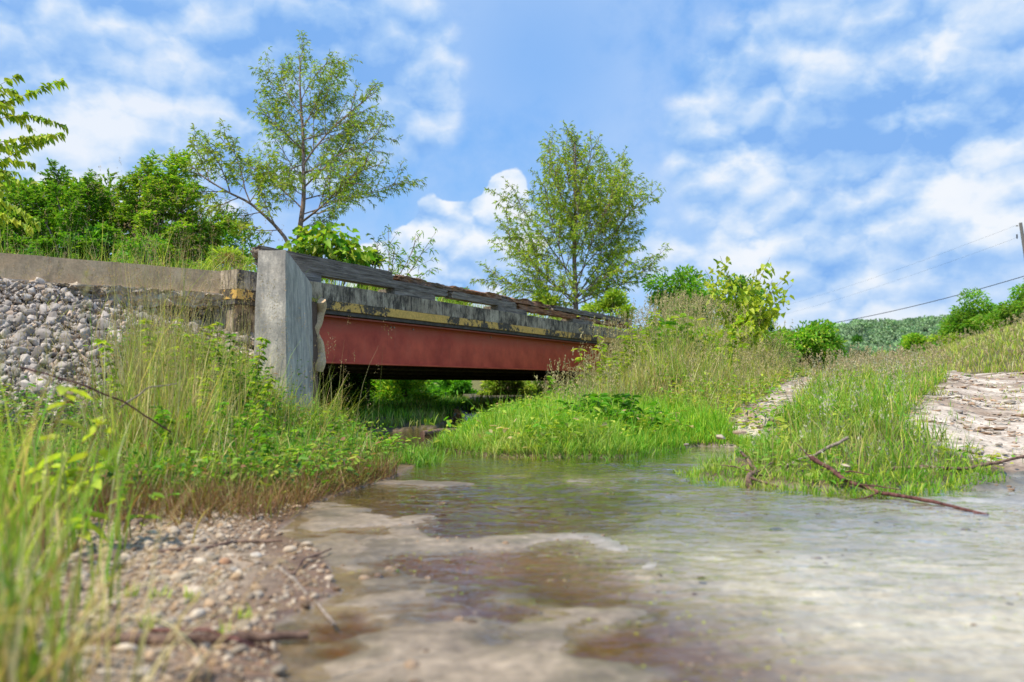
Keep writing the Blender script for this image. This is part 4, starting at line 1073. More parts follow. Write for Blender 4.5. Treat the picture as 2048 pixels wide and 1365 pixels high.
# seen through the bridge opening
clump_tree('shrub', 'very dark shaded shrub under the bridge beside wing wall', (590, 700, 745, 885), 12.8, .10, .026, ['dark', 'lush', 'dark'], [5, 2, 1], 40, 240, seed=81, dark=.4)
clump_tree('shrub', 'sunlit leafy shrub seen through the left of bridge opening', (715, 735, 895, 868), 16.8, .11, .034, ['mid', 'lush', 'yg'], [4, 3, 2], 44, 240, seed=82, dark=.7)
clump_tree('tree', 'dark bushy tree deep in the middle of bridge opening', (850, 735, 970, 850), 26, .2, .09, ['dark', 'lush', 'lush'], [2, 4, 1], 34, 240, seed=83, dark=.8)
clump_tree('shrub', 'olive green shrub seen through the right of bridge opening', (940, 730, 1080, 830), 23, .14, .06, ['olive', 'mid', 'yg'], [4, 3, 2], 34, 200, seed=84, dark=.6)
clump_tree('shrub', 'green bank shrub beyond opening close to the far pile', (1050, 735, 1160, 820), 24, .14, .06, ['mid', 'olive'], [4, 3], 26, 170, seed=85, dark=.6)
clump_tree('tree', 'tree line behind the bridge opening far left', (600, 690, 880, 850), 30, .25, .12, ['lush', 'mid', 'dark'], [4, 3, 2], 50, 240, seed=86)
clump_tree('dead_weed', 'rusty red dead weed standing on the far creek bank', (902, 818, 932, 862), 12.0, .05, .018, ['brown', 'brown'], [1, 1], 12, 45, seed=87, dark=.9, cat='weed')

# ---- leafy plants (upright stems with lance leaves)
def stem_plant(name, label, px, py, d, hgt, nst, spread, Ls, Ws, cols, wts, seed, lean=.25, lpm=38, group=None, cat='plant', up=.2, shape='lens', z=None, droop=.35, r=.004):
    rg = np.random.default_rng(seed); T = Tree(rg); g = at(px, py, d); b = np.array([g[0], g[1], ground_at(g[0], g[1]) if z is None else z])
    for k in range(nst):
        o = b + np.array([rg.normal(0, spread * .45), rg.normal(0, spread * .45), -.02]); az = rg.uniform(0, 6.28); ln = hgt * rg.uniform(.6, 1.08)
        dd = np.array([math.cos(az) * lean, math.sin(az) * lean, 1.0]); dd += np.array([(o - b)[0], (o - b)[1], 0]) * .8; dd /= np.linalg.norm(dd)
        pts = [o]; 
        for i in range(6):
            dd = dd + rg.normal(0, .06, 3); dd /= np.linalg.norm(dd); pts.append(pts[-1] + dd * ln / 6)
        T.limb([b + [0, 0, -.03], (b + o) / 2 + [0, 0, -.03], o], r, r, 5)
        q = T.limb(pts, r, r * .4, 5); m = int(lpm * ln); t = rg.uniform(.18, 1, m); i = (t * (len(q) - 1)).astype(int).clip(0, len(q) - 2)
        a = rg.uniform(0, 6.28, m)
        T.P.append(q[i] + rg.normal(0, .004, (m, 3))); T.D.append(np.stack([np.cos(a), np.sin(a), rg.normal(up, .25, m)], 1))
    return T.finish(name, label, cat, b, Ls, Ws, cols, wts, group, droop, shape, bark='stalk', uvar=.3)
stem_plant('leafy_plant', 'dark glossy leafy plant at creek edge right of lush grass', 1235, 860, 7.5, .40, 34, .42, .12, .028, ['lush', 'dark', 'lush'], [5, 3, 2], 91, lean=.5, lpm=60)
stem_plant('leafy_plant', 'smaller dark leafy plant beside the larger glossy one', 1180, 850, 7.6, .24, 14, .3, .10, .026, ['lush', 'dark'], [5, 3], 92, lean=.5, lpm=60)
stem_plant('milkweed', 'broad leaved bright milkweed on bank right of bridge end', 1345, 700, 11.5, .95, 12, .35, .22, .06, ['mid', 'lush', 'yg'], [4, 2, 2], 93, lpm=30, up=.5)
stem_plant('milkweed', 'second milkweed clump with narrower leaves near the sapling', 1420, 720, 12, .8, 10, .35, .2, .05, ['mid', 'yg'], [4, 2], 94, lpm=30, up=.5)
stem_plant('weed', 'pale leafy weed in front of the far girder end', 1215, 760, 10.8, .85, 9, .3, .13, .03, ['yg', 'mid'], [4, 3], 95, lpm=50, cat='plant')
stem_plant('weed', 'tall yellow green weed brushing the far kerb end', 1270, 740, 11.4, 1.15, 14, .5, .12, .03, ['yg', 'mid', 'olive'], [4, 3, 1], 96, lpm=46, cat='plant')
stem_plant('weed', 'upright weed with pointed leaves under the far pile', 1130, 790, 10.8, .55, 8, .25, .12, .03, ['mid', 'lush'], [4, 3], 97, lpm=50, cat='plant')
stem_plant('shrub', 'bright yellow green leafy shrub on left slope before wall', 385, 820, 5.2, 1.02, 15, .45, .046, .022, ['yg', 'mid', 'olive'], [5, 3, 1], 101, lpm=150, lean=.18, cat='bush')
stem_plant('shrub', 'darker small leaved shrub right of the yellow green one', 458, 800, 5.7, .85, 14, .32, .046, .024, ['mid', 'lush', 'dark'], [4, 3, 2], 102, lpm=110, lean=.25, cat='bush')
stem_plant('shrub', 'low leafy shrub in the tall grass left of wing wall', 440, 880, 4.8, .5, 24, .55, .05, .024, ['lush', 'mid', 'dark', 'yg'], [4, 3, 2, 1], 103, lpm=110, lean=.35, cat='bush')
stem_plant('weed', 'single bright weed top standing before the footing', 356, 760, 5.9, .98, 3, .08, .05, .022, ['yg', 'mid'], [4, 3], 104, lpm=110, lean=.06, cat='plant')
stem_plant('vine', 'low broad leaved vine in grass at left bank', 265, 960, 3.9, .22, 10, .3, .075, .06, ['mid', 'lush'], [4, 3], 105, lpm=40, lean=.8, cat='plant', shape='heart')
stem_plant('broadleaf_weed', 'blurred yellow green broad leaved weed near left foreground', 120, 1010, 2.5, .56, 4, .1, .085, .045, ['yg', 'yg'], [4, 3], 106, lpm=24, lean=.2, cat='plant', shape='heart', up=.1, z=.05)
stem_plant('broadleaf_weed', 'blurred green weed with small leaves behind the foreground grass', 210, 1040, 2.9, .34, 6, .22, .06, .035, ['mid', 'yg'], [4, 3], 107, lpm=30, lean=.4, cat='plant', shape='heart', z=.04)
for i, (px, py, lab) in enumerate([(320, 1185, 'small green sprout on beach below the thin dark twig'), (385, 1190, 'tiny grass sprout right of the sprout below dark twig'), (490, 1215, 'lone sprout at water margin of the pebble beach'), (440, 1255, 'little green sprout beside the crossed twigs'), (265, 1185, 'green sprout among pebbles near the foreground grass'), (210, 1170, 'leftmost sprout among white pebbles behind foreground grass'), (300, 1245, 'sprout standing just behind the thick fallen stick')]):
    g = gp(px, py, .04); mb = MB(); m = 14
    P = np.array([g[0], g[1], ground_at(g[0], g[1]) - .004]) + np.stack([RNG.normal(0, .012, m), RNG.normal(0, .012, m), np.zeros(m)], 1)
    cb, _ = palette(m, ['mid', 'yg'], [3, 3]); blades(mb, P, RNG.uniform(.02, .055, m), .0035, RNG.uniform(0, 6.28, m), RNG.uniform(0, .5, m), RNG.uniform(.1, .9, m), cb, cb * 1.3)
    o = mb.build('sprout', M['grass']); recenter(o, P[0]); tag(o, lab, 'sprout', 'green sprouts on the pebble beach')

# ---- grasses
gl = lambda x, y, z, I: I['inG'] & (I['dg'] > .0) & ((x < -2.2) | (y < 6.5) | (x > -2.0 + .12 * (9 - y)) )
wf = lambda x, y: 1 - .74 * ((x / y > -.35) & (x / y < -.21) & (y > 3.9))
near_left = lambda x, y, z, I: gl(x, y, z, I) & (I['dg'] < 1.9) & (x > -5) & (fbm(x * 1.3, y * 1.3, 0, 2, 4) > .0 + .25 * sstep(.8, 1.7, I['dg']) )
grass_patch('lush_grass', 'lush short green grass along the left creek bank', (-4.5, -.65), (3.0, 9.1), 52000, lambda x, y, z, I: gl(x, y, z, I) & (I['dg'] < 1.1) & (I['dg'] > .05), lambda x, y, z, I: .09 + .13 * sstep(.05, .5, I['dg']), .0055, ['lush', 'mid', 'dark', 'olive', 'tan', 'brown'], [5, 4, 2, 3, 2, 1], .45, 1.0)
grass_patch('tall_grass', 'tall mixed green and straw grass on the left slope', (-5.2, -.8), (3.2, 8.8), 24000, lambda x, y, z, I: near_left(x, y, z, I) & (I['dg'] > .25), lambda x, y, z, I: (.16 + .24 * sstep(.2, 1.0, I['dg'])) * (1 - .35 * sstep(1.2, 1.9, I['dg'])) * (1 - .35 * (x < -2.3)) * wf(x, y), .005, ['mid', 'yg', 'tan', 'olive', 'straw', 'lush', 'brown', 'dark'], [3, 2, 5, 4, 3, 2, 2, 2], .38, 1.0,
            seed=(420, .66, (.52, .38, .22), (.45, .42, .2)), clump=(500, .06))
grass_patch('dry_grass', 'matted brown dead grass along the foot of left bank', (-4.5, -.7), (2.9, 5.0), 60000, lambda x, y, z, I: ~I['inC'] & (poly_dist(x, y, GLF, False) < .42 * RNG.random(x.shape) ** .7 + .03) & (x < -.72), lambda x, y, z, I: .15 + 0 * x, .004, ['brown', 'tan', 'brown', 'olive'], [6, 1.5, 5, 2], 1.2, .7, tip=.85, dryness=.1)
grass_patch('tall_grass', 'arching reed like grass around the wing wall base', (-2.4, -1.4), (5.6, 6.7), 900, lambda x, y, z, I: (x > -2.15 - .0 * y) | (y < 6.5), lambda x, y, z, I: .36 + 0 * x, .005, ['mid', 'yg', 'tan', 'olive'], [4, 4, 3, 2], .35, .8, seed=(90, .6, (.5, .36, .2), (.45, .42, .2)), clump=(30, .05), wind=.0)
rb = lambda x, y, z, I: I['side'] & ~I['inC'] & (x < np.interp(y, [6, 9.2, 13, 21, 32], [2.2, 3.1, 4.9, 8.9, 13.7]) - .05) & (y > 5.5)
under = lambda x, y, z, I: (I['bt'] > -.5) & (I['bt'] < BL) & (I['bv'] > -.15) & (I['bv'] < 5)
grass_patch('lush_grass', 'bright green soft grass spilling into the creek right side', (-.9, 2.2), (5.9, 9.5), 46000, lambda x, y, z, I: rb(x, y, z, I) & (I['de'] < 1.5), lambda x, y, z, I: .11 + .10 * sstep(0, .5, I['de']), .007, ['lush', 'mid', 'yg'], [5, 5, 3], .4, 1.1, tip=1.4)
# grass overhanging the water edge
grass_patch('marsh_grass', 'wet grass blades trailing at the water edge by right bank', (-.9, 1.6), (5.5, 7.0), 9000, lambda x, y, z, I: I['de'] < .16, lambda x, y, z, I: .13 + 0 * x, .007, ['lush', 'mid'], [5, 3], .9, .9)
grass_patch('tall_grass', 'tall green and tan meadow grass covering right bank slope', (.1, 9), (7.2, 18), 70000, lambda x, y, z, I: rb(x, y, z, I) & (I['de'] > 1.0) & ~under(x, y, z, I) & (I['d1'] > .22), lambda x, y, z, I: .20 + .34 * sstep(1.3, 3, I['de']) * sstep(.3, 1.3, I['d1']), .0055, ['mid', 'yg', 'tan', 'straw', 'olive', 'lush', 'brown'], [5, 4, 6, 3, 4, 2, 1], .3, .8,
            seed=(2200, .66, (.56, .46, .26), (.5, .47, .22)), clump=(1500, .09), dist=8)
grass_patch('tall_grass', 'grass growing beneath and beyond the bridge on right', (-1.0, 3.2), (8.5, 17), 30000, lambda x, y, z, I: rb(x, y, z, I) & (I['de'] > .02) & (I['bv'] > -.3) & (z < .62), lambda x, y, z, I: .08 + .12 * sstep(0, .8, I['de']), .008, ['mid', 'yg', 'lush', 'tan'], [5, 3, 3, 2], .4, .8)
med = lambda x, y, z, I: I['side'] & ~I['inC'] & (x > np.interp(y, [4, 6.6, 7.6, 9.2, 13, 21, 32], [1.3, 2.0, 2.33, 3.2, 5, 9, 13.8]) ) & (x < xT2(y)) & (I['d1'] > .25) & (I['d2'] > .8 + .4 * fbm(x * 3, y * 3, 0, 3, 5))
grass_patch('median_grass', 'thick green grass on the strip between wheel tracks', (1.2, 9), (4.1, 14), 60000, lambda x, y, z, I: med(x, y, z, I) & (RNG.random(x.shape) < np.clip(8 / y, 0, 1)), lambda x, y, z, I: .09 + .11 * sstep(0.03, .45, I['de']), .006, ['mid', 'lush', 'yg', 'tan'], [6, 4, 3, 1.3], .4, 1.0, seed=(260, .27, (.62, .58, .45), (.4, .42, .2)), clump=(900, .08), dist=6)
grass_patch('median_grass', 'dry topped grass farther along the strip between tracks', (3, 18), (9, 40), 42000, lambda x, y, z, I: med(x, y, z, I), lambda x, y, z, I: .17 + 0 * x, .006, ['yg', 'tan', 'mid', 'straw'], [5, 4, 5, 2], .3, .7, seed=(700, .28, (.58, .46, .3), (.5, .46, .24)), dist=7)
grass_patch('marsh_grass', 'low creeping greenery at the front tip of grass strip', (1.1, 3.0), (4.0, 5.2), 9000, lambda x, y, z, I: (I['de'] < .22) & I['side'], lambda x, y, z, I: .07 + 0 * x, .007, ['lush', 'mid', 'yg'], [4, 4, 2], .9, .8)
grass_patch('meadow_grass', 'dry meadow grass on the slope right of the track', (9, 40), (13, 60), 90000, lambda x, y, z, I: (x > xT2(y) + 1.05) & (x < y * .82 + 3), lambda x, y, z, I: .24 + 0 * x, .007, ['yg', 'tan', 'mid', 'straw', 'olive'], [5, 4, 5, 2, 1], .3, .6, seed=(1000, .38, (.55, .46, .28), (.5, .46, .24)), dist=7)
grass_patch('meadow_grass', 'distant meadow grass left of the track toward the shrubs', (4, 26), (17, 55), 40000, lambda x, y, z, I: (x < np.interp(y, [13, 21, 32, 60], [5, 9, 13.8, 24]) - .4) & (x > y * .28), lambda x, y, z, I: .22 + 0 * x, .008, ['yg', 'tan', 'mid', 'brown', 'straw'], [5, 4, 5, 1.5, 2], .3, .6, seed=(500, .32, (.5, .38, .26), (.5, .46, .24)), dist=7)
grass_patch('upstream_grass', 'grass on the upstream left bank beyond the bridge', (-6, -.9), (9.4, 20), 26000, lambda x, y, z, I: ~I['side'] & ~I['inC'] & (z > .02) & (z < 1.4) & (I['bt'] > .0), lambda x, y, z, I: .13 + 0 * x, .01, ['lush', 'dark', 'mid'], [4, 2, 2], .3, .7)
grass_patch('wall_top_grass', 'straggly grass growing along top of the concrete road edge', (-8, -2.8), (6, 13), 16000, lambda x, y, z, I: I['plat'] & (I['s'] < -.25) & (I['s'] > -2.5) , lambda x, y, z, I: .42 + 0 * x, .007, ['yg', 'mid', 'lush', 'tan'], [5, 4, 3, 2], .3, .7, seed=(200, .7, (.5, .36, .24), (.45, .42, .2)))
grass_patch('tall_weeds', 'tall dry and green weeds standing before the riprap', (-3.6, -1.5), (4.2, 6.3), 7500, lambda x, y, z, I: gl(x, y, z, I) & (I['dg'] > .5) & (np.exp(-((x + .46 * y) / .42) ** 2) > RNG.random(x.shape)), lambda x, y, z, I: .62 * wf(x, y), .005, ['tan', 'brown', 'yg', 'olive', 'mid', 'straw'], [5, 2, 2, 4, 3, 4], .22, .5, seed=(260, .98, (.50, .33, .20), (.42, .36, .18)), clump=(160, .06))
grass_patch('tall_weeds', 'sparse reddish seed stalks growing out of the riprap', (-4.6, -2.4), (5.2, 7.4), 260, lambda x, y, z, I: I['inG'] & (I['s'] > .3), lambda x, y, z, I: .2 + 0 * x, .004, ['brown', 'tan', 'yg'], [3, 3, 2], .3, .6, seed=(90, .5, (.50, .30, .2), (.4, .32, .18)))
def herb_patch(name, label, xr, yr, n, cond, r, Lf, Wf, cols, wts):
    x, y, z, I = scatter(xr[0], xr[1], yr[0], yr[1], n, RNG, cond); m = len(x); k = 7; mb = MB()
    P = np.repeat(np.stack([x, y, z], 1), k, 0) + RNG.normal(0, 1, (m * k, 3)) * [r, r, r * .5] + [0, 0, r]
    D = RNG.normal(0, 1, (m * k, 3)); D[:, 2] = RNG.uniform(-.1, .8, m * k)
    leaves(mb, P, D, np.array([0, 0, 1.0]) + RNG.normal(0, .4, (m * k, 3)), Lf * RNG.uniform(.5, 1.4, m * k), Wf * RNG.uniform(.6, 1.2, m * k), np.repeat(palette(m, cols, wts)[0], k, 0), .25, .15, 'heart')
    tag(mb.build(name, M['grass']), label, 'weeds', kind='stuff')
herb_patch('ground_cover', 'low broad leaved weeds mixed into the left bank grass', (-4.5, -.8), (3.2, 7.5), 6500, lambda x, y, z, I: gl(x, y, z, I) & (I['dg'] > .12) & (I['dg'] < 2.2) & (fbm(x * 2, y * 2, 0, 3, 41) > .45), .10, .045, .022, ['mid', 'lush', 'yg', 'olive', 'brown', 'dark'], [4, 3, 1, 2, 1, 3])
herb_patch('ground_cover', 'broad leaved weeds and clover among the right bank grass', (-.6, 8), (6, 15), 5200, lambda x, y, z, I: rb(x, y, z, I) & (I['de'] > .1) & (fbm(x * 1.6, y * 1.6, 0, 3, 42) > .5), .12, .07, .034, ['mid', 'lush', 'yg', 'olive', 'tan'], [4, 3, 3, 2, 1])
herb_patch('ground_cover', 'small clover and weeds on the strip between tracks', (1.2, 8), (4.2, 12), 3000, lambda x, y, z, I: med(x, y, z, I) & (fbm(x * 1.9, y * 1.9, 0, 3, 43) > .5), .06, .045, .024, ['mid', 'lush', 'yg', 'olive'], [4, 3, 2, 2])
grass_patch('track_tufts', 'sparse grass tufts growing in the stony wheel tracks', (2, 11), (5, 16), 9000, lambda x, y, z, I: I['side'] & ~I['inC'] & ((I['d1'] < .45) | (I['d2'] < 1.2)) & (fbm(x * 2.2, y * 2.2, 0, 3, 44) > .585), lambda x, y, z, I: .07 + 0 * x, .005, ['mid', 'yg', 'tan', 'lush'], [4, 3, 3, 2], .5, .8, dist=6)
def deck_grass():
    n = 5200; t = RNG.uniform(-.5, BL + 1, n); w = RNG.uniform(.36, 1.3, n); P = np.stack([B0[0] + BU[0] * t + BN[0] * w, B0[1] + BU[1] * t + BN[1] * w, np.full(n, 1.5)], 1)
    cb, _ = palette(n, ['yg', 'mid', 'tan', 'lush'], [4, 5, 2, 2]); mb = MB()
    blades(mb, P, RNG.lognormal(math.log(.52), .18, n).clip(.2, .66), .010, RNG.uniform(0, 6.28, n), np.abs(RNG.normal(0, .2, n)), np.abs(RNG.normal(0, .5, n)), cb * .7, cb * 1.25, 4)
    tag(mb.build('deck_grass', M['grass']), 'grass growing in the dirt on the bridge deck behind the timber rail', 'grass', kind='stuff')
deck_grass()
def fg_grass():
    x = np.concatenate([RNG.normal(-.80, .07, 150), RNG.normal(-1.12, .10, 130), RNG.normal(-.74, .04, 40), RNG.normal(-1.6, .13, 150)]); n = len(x)
    y = np.concatenate([RNG.normal(1.12, .12, 150), RNG.normal(1.6, .15, 130), RNG.normal(1.18, .07, 40), RNG.normal(2.3, .22, 150)])
    z = terrain(x, y); cb, _ = palette(n, ['mid', 'yg', 'tan', 'lush', 'straw', 'olive', 'brown'], [5, 4, 3, 2, 3, 3, 1.5])
    mb = MB(); blades(mb, np.stack([x, y, z - .01], 1), RNG.lognormal(math.log(.34), .35, n).clip(.1, .68), RNG.uniform(.003, .010, n), RNG.uniform(0, 6.28, n), np.abs(RNG.normal(0, .18, n)), np.abs(RNG.normal(0, .6, n)), cb * .7, cb * 1.2, 8)
    # tall seed stalks and bent dead blades
    s = 20; P = np.stack([RNG.uniform(-1.15, -.78, s), RNG.uniform(1.0, 1.5, s), np.full(s, .03)], 1)
    c = palette(s, ['straw', 'yg'], [1, 2])[0]; tp = blades(mb, P, RNG.uniform(.45, .74, s), .0035, RNG.uniform(0, 6.28, s), np.abs(RNG.normal(0, .06, s)), np.abs(RNG.normal(0, .25, s)), c, c, 8)
    seedheads(mb, tp, 16, .012, .005, .1, (.5, .46, .22), .006)
    s = 30; P = np.stack([RNG.uniform(-1.0, -.55, s), RNG.uniform(1.0, 1.6, s), np.full(s, .02)], 1)
    c = palette(s, ['straw', 'tan'], [1, 1])[0]; blades(mb, P, RNG.uniform(.3, .55, s), .007, RNG.normal(-.3, .9, s), np.abs(RNG.normal(.25, .2, s)), RNG.uniform(1.2, 2.2, s), c, c, 8)
    o = mb.build('foreground_grass', M['grass']); tag(o, 'tall blurred grass close to the camera at left edge', 'grass', kind='stuff')
fg_grass()

# duckweed flecks
def duckweed():
    x, y, z, I = scatter(-.9, 2.2, 1.4, 6.2, 2600, RNG, lambda x, y, z, I: I['inC'] & (z < -.002) & (fbm(x * 2.2, y * 2.2, 0, 3, 71) > .54))
    th = RNG.uniform(0, 6.28, len(x)); m = len(x); mb = MB()
    c = palette(m, ['yg', 'mid'], [3, 1])[0] * 1.1
    leaves(mb, np.stack([x, y, np.full(m, .0025)], 1), np.stack([np.cos(th), np.sin(th), np.zeros(m)], 1), np.tile([0, 0, 1.0], (m, 1)), RNG.uniform(.005, .013, m), RNG.uniform(.004, .01, m), c, 0, 0, 'heart')
    tag(mb.build('duckweed', M['grass']), 'scattered bright green duckweed flecks floating on the water', 'duckweed', kind='stuff')
duckweed()

# ---- sticks
def stick(label, pts, r0, r1, mat='stick', name='stick', wob=.008, twigs=(), group=None, z=None, seed=0, dd=None):
    rg = np.random.default_rng(seed); P = []
    for p in pts:
        zz = p[2] if len(p) > 2 else None
        if zz is None:
            g = gp(p[0], p[1], .02); g2 = ground_at(g[0], g[1]); zz = max(g2, -.002) + r0 * .7
        P.append(gp(p[0], p[1], zz) if dd is None else at(p[0], p[1], p[2]))
    P = np.array(P); t = np.linspace(0, 1, len(P)); tt = np.linspace(0, 1, 14 * len(P)); q = np.stack([np.interp(tt, t, P[:, i]) for i in range(3)], 1)
    q = q + (np.stack([fbm(tt * 7 + k * 9, seed + .5, 0, 3, seed) for k in range(3)], 1) - .5) * wob * np.array([2, 2, 1])
    root = empty(name, tuple(P[0]), label, 'stick', group) if twigs else None
    mb = MB(); rad = (r0 + (r1 - r0) * tt) * (.85 + .3 * fbm(tt * 12, 1.0, 0, 3, seed + 4)); tube(mb, q, rad, 8)
    o = mb.build('branch' if twigs else name, M[mat], root, True)
    for k, (a, e, r) in enumerate(twigs):
        A = q[int(a * (len(q) - 1))]; E = gp(e[0], e[1], e[2]); mm = (A + E) / 2 + rg.normal(0, .01, 3); mb = MB(); tube(mb, [A, mm, E], [r, r * .8, r * .4], 6); mb.build('twig', M[mat], root, True)
    if not twigs: recenter(o, P[0]); tag(o, label, 'stick', group)
grp = 'fallen sticks around the creek'
stick('thick reddish fallen stick lying across the pebbles at bottom left', [(140, 1283), (300, 1278), (450, 1278), (620, 1272)], .016, .010, 'stick', group=grp, seed=1)
stick('thin bent twig crossing over the thick reddish stick', [(300, 1262), (420, 1262, .07), (480, 1280, .06), (560, 1305)], .0045, .003, 'redstick', group=grp, seed=2)
stick('dark short twig on the pebbles near the matted grass', [(305, 1105), (400, 1098), (470, 1085), (565, 1083)], .009, .004, 'stick', group=grp, seed=3, twigs=((.55, (478, 1055, .06), .003),))
stick('pale curved twig running down the beach into water', [(490, 1118), (560, 1135), (592, 1165), (630, 1205), (668, 1248)], .006, .005, 'greystick', group=grp, seed=4)
stick('dark curved twig at the brown water edge', [(585, 1150), (605, 1120, .03), (665, 1098, .02)], .006, .003, 'stick', group=grp, seed=5)
stick('long half sunken red brown branch reaching right from grass strip', [(1625, 915, .16), (1690, 960, .06), (1760, 985, .02), (1860, 1003, .01), (1975, 1030, 0)], .014, .007, 'redstick', group=grp, seed=6, wob=.02, twigs=((.12, (1590, 885, .22), .006), (.2, (1740, 950, .1), .006), (.35, (1800, 980, .07), .005), (.5, (1700, 1000, .0), .005)))
stick('bare branch rising diagonally over front of grass strip', [(1550, 945, .03), (1600, 920, .11), (1640, 905, .17), (1695, 876, .26)], .012, .010, 'greystick', group=grp, seed=7, wob=.015)
stick('gnarled stub of driftwood at tip of the grass strip', [(1498, 985, -.03), (1497, 955, .05), (1510, 940, .07), (1483, 905, .16)], .022, .008, 'stick', group=grp, seed=8, wob=.02, twigs=((.5, (1545, 925, .1), .008), (.35, (1563, 975, .0), .01), (.6, (1440, 930, .08), .006), (.5, (1575, 960, .02), .006)))
stick('long thin branch on stony track at right photo edge', [(1765, 938), (1860, 935), (1930, 937), (2060, 912)], .012, .009, 'stick', group=grp, seed=9, wob=.02)
stick('thin twig lying in front of the grass strip', [(1560, 955, .02), (1620, 952, .03), (1690, 945, .03)], .005, .003, 'greystick', group=grp, seed=10)
stick('dark log across creek under the bridge', [(845, 868), (880, 863), (922, 861)], .035, .03, 'stick', 'log', group=None, seed=11)
stick('bare brown cane arching over the left slope grass', [(40, 735, 3.0), (150, 765, 3.2), (250, 805, 3.4), (340, 865, 3.6)], .004, .004, 'redstick', 'cane', seed=12, dd=1)
stick('pale bent cane crossing the left slope grass', [(240, 815, 3.4), (300, 775, 3.5), (355, 768, 3.6)], .004, .002, 'greystick', 'cane', seed=13, dd=1)

# ---- pole and wires
def pole_wires():
    d = 60; top = at(2041, 446, d); b = np.array([top[0] + 1.1, d, ground_at(top[0], d) - .3])
    root = empty('utility_pole', tuple(b), 'grey wooden utility pole at the right photo edge', 'pole')
    mb = MB(); tube(mb, [b, top], [.17, .12], 10); mb.build('post', M['pole'], root, True)
    mb = MB(); a = at(2034, 474, d); tube(mb, [a - [.0, 0, .15], a + [0, 0, .2]], .05, 6); mb.build('insulator', M['wire'], root, True)
    mb = MB(); tube(mb, [at(2036, 452, d), at(2032, 452, d)], .05, 6); mb.build('bracket', M['bolt'], root, True)
    def wire(A, B, sag, r, lab):
        t = np.linspace(0, 1, 50)[:, None]; q = A * (1 - t) + B * t; q[:, 2] -= (sag * 4 * t * (1 - t))[:, 0]
        mb = MB(); tube(mb, q, r, 5); o = mb.build('overhead_wire', M['wire'], None, True); recenter(o, A); tag(o, lab, 'wire')
    wire(at(2030, 452, d), at(1440, 640, 150), 1.0, .006, 'thin upper wire from the pole top descending left')
    wire(at(2033, 476, d), at(1440, 655, 150), 1.0, .006, 'thin lower wire from the pole descending left')
    wire(at(2300, 470, 40), at(1560, 662, 62), .7, .024, 'thick black cable sagging above the distant hill')
pole_wires()

# ---- hill with woodland
def hill():
    xs = np.linspace(40, 420, 90); ys = np.linspace(230, 480, 50); X, Y = np.meshgrid(xs, ys, indexing='ij')
    def hz(X, Y):
        prof = np.interp(X / Y * F + CX, [1400, 1560, 1640, 1700, 1800, 1880, 2100, 2600], [.3, .6, .85, .95, 1, 1.06, 1.1, .9])
        return 1 + 25 * prof * sstep(230, 350, Y) * (1 - .3 * sstep(380, 480, Y)) + 3 * (fbm(X * .02, Y * .02, 0, 3, 4) - .5)
    Z = hz(X, Y); nx, ny = X.shape; i = np.arange(nx - 1)[:, None] * ny; j = np.arange(ny - 1)[None]
    f = np.stack([i + j, i + ny + j, i + ny + j + 1, i + j + 1], -1).reshape(-1, 4)
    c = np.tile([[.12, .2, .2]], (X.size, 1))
    tag(mesh_obj('hill', np.stack([X.ravel(), Y.ravel(), Z.ravel()], 1), f, M['farleaf'], None, c, True), 'distant low wooded hill beyond the track', 'hill', kind='structure')
    rg = np.random.default_rng(7); n = 2400; x = rg.uniform(90, 330, n); y = rg.uniform(236, 400, n); z = hz(x, y); mb = MB()
    k = (x / y * F + CX > 1500) & (x / y * F + CX < 2200); x, y, z = x[k], y[k], z[k]; n = len(x)
    R0 = rg.uniform(1.8, 3.6, n); m = 70; v = unit(rg.normal(size=(n, m, 3))); v[:, :, 2] = np.abs(v[:, :, 2]) - .2
    P = np.stack([x, y, z + R0 * .5], 1)[:, None] + v * R0[:, None, None] * [1, 1, 1.1]
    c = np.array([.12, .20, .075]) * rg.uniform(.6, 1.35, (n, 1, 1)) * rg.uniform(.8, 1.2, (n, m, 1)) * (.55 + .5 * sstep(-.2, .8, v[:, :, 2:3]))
    c = c * 1.7 * RNG.uniform(.65, 1.35, (n, 1, 1)) + np.array([.11, .125, .11])  # distance haze painted in as a pale offset on the crown colours
    leaves(mb, P.reshape(-1, 3), (v + rg.normal(0, .4, v.shape)).reshape(-1, 3), rg.normal(size=(n * m, 3)), rg.uniform(.7, 1.3, n * m), .8, c.reshape(-1, 3), .1)
    tag(mb.build('woodland', M['farleaf']), 'hazy green woodland covering the distant hill', 'woodland', kind='stuff')
hill()


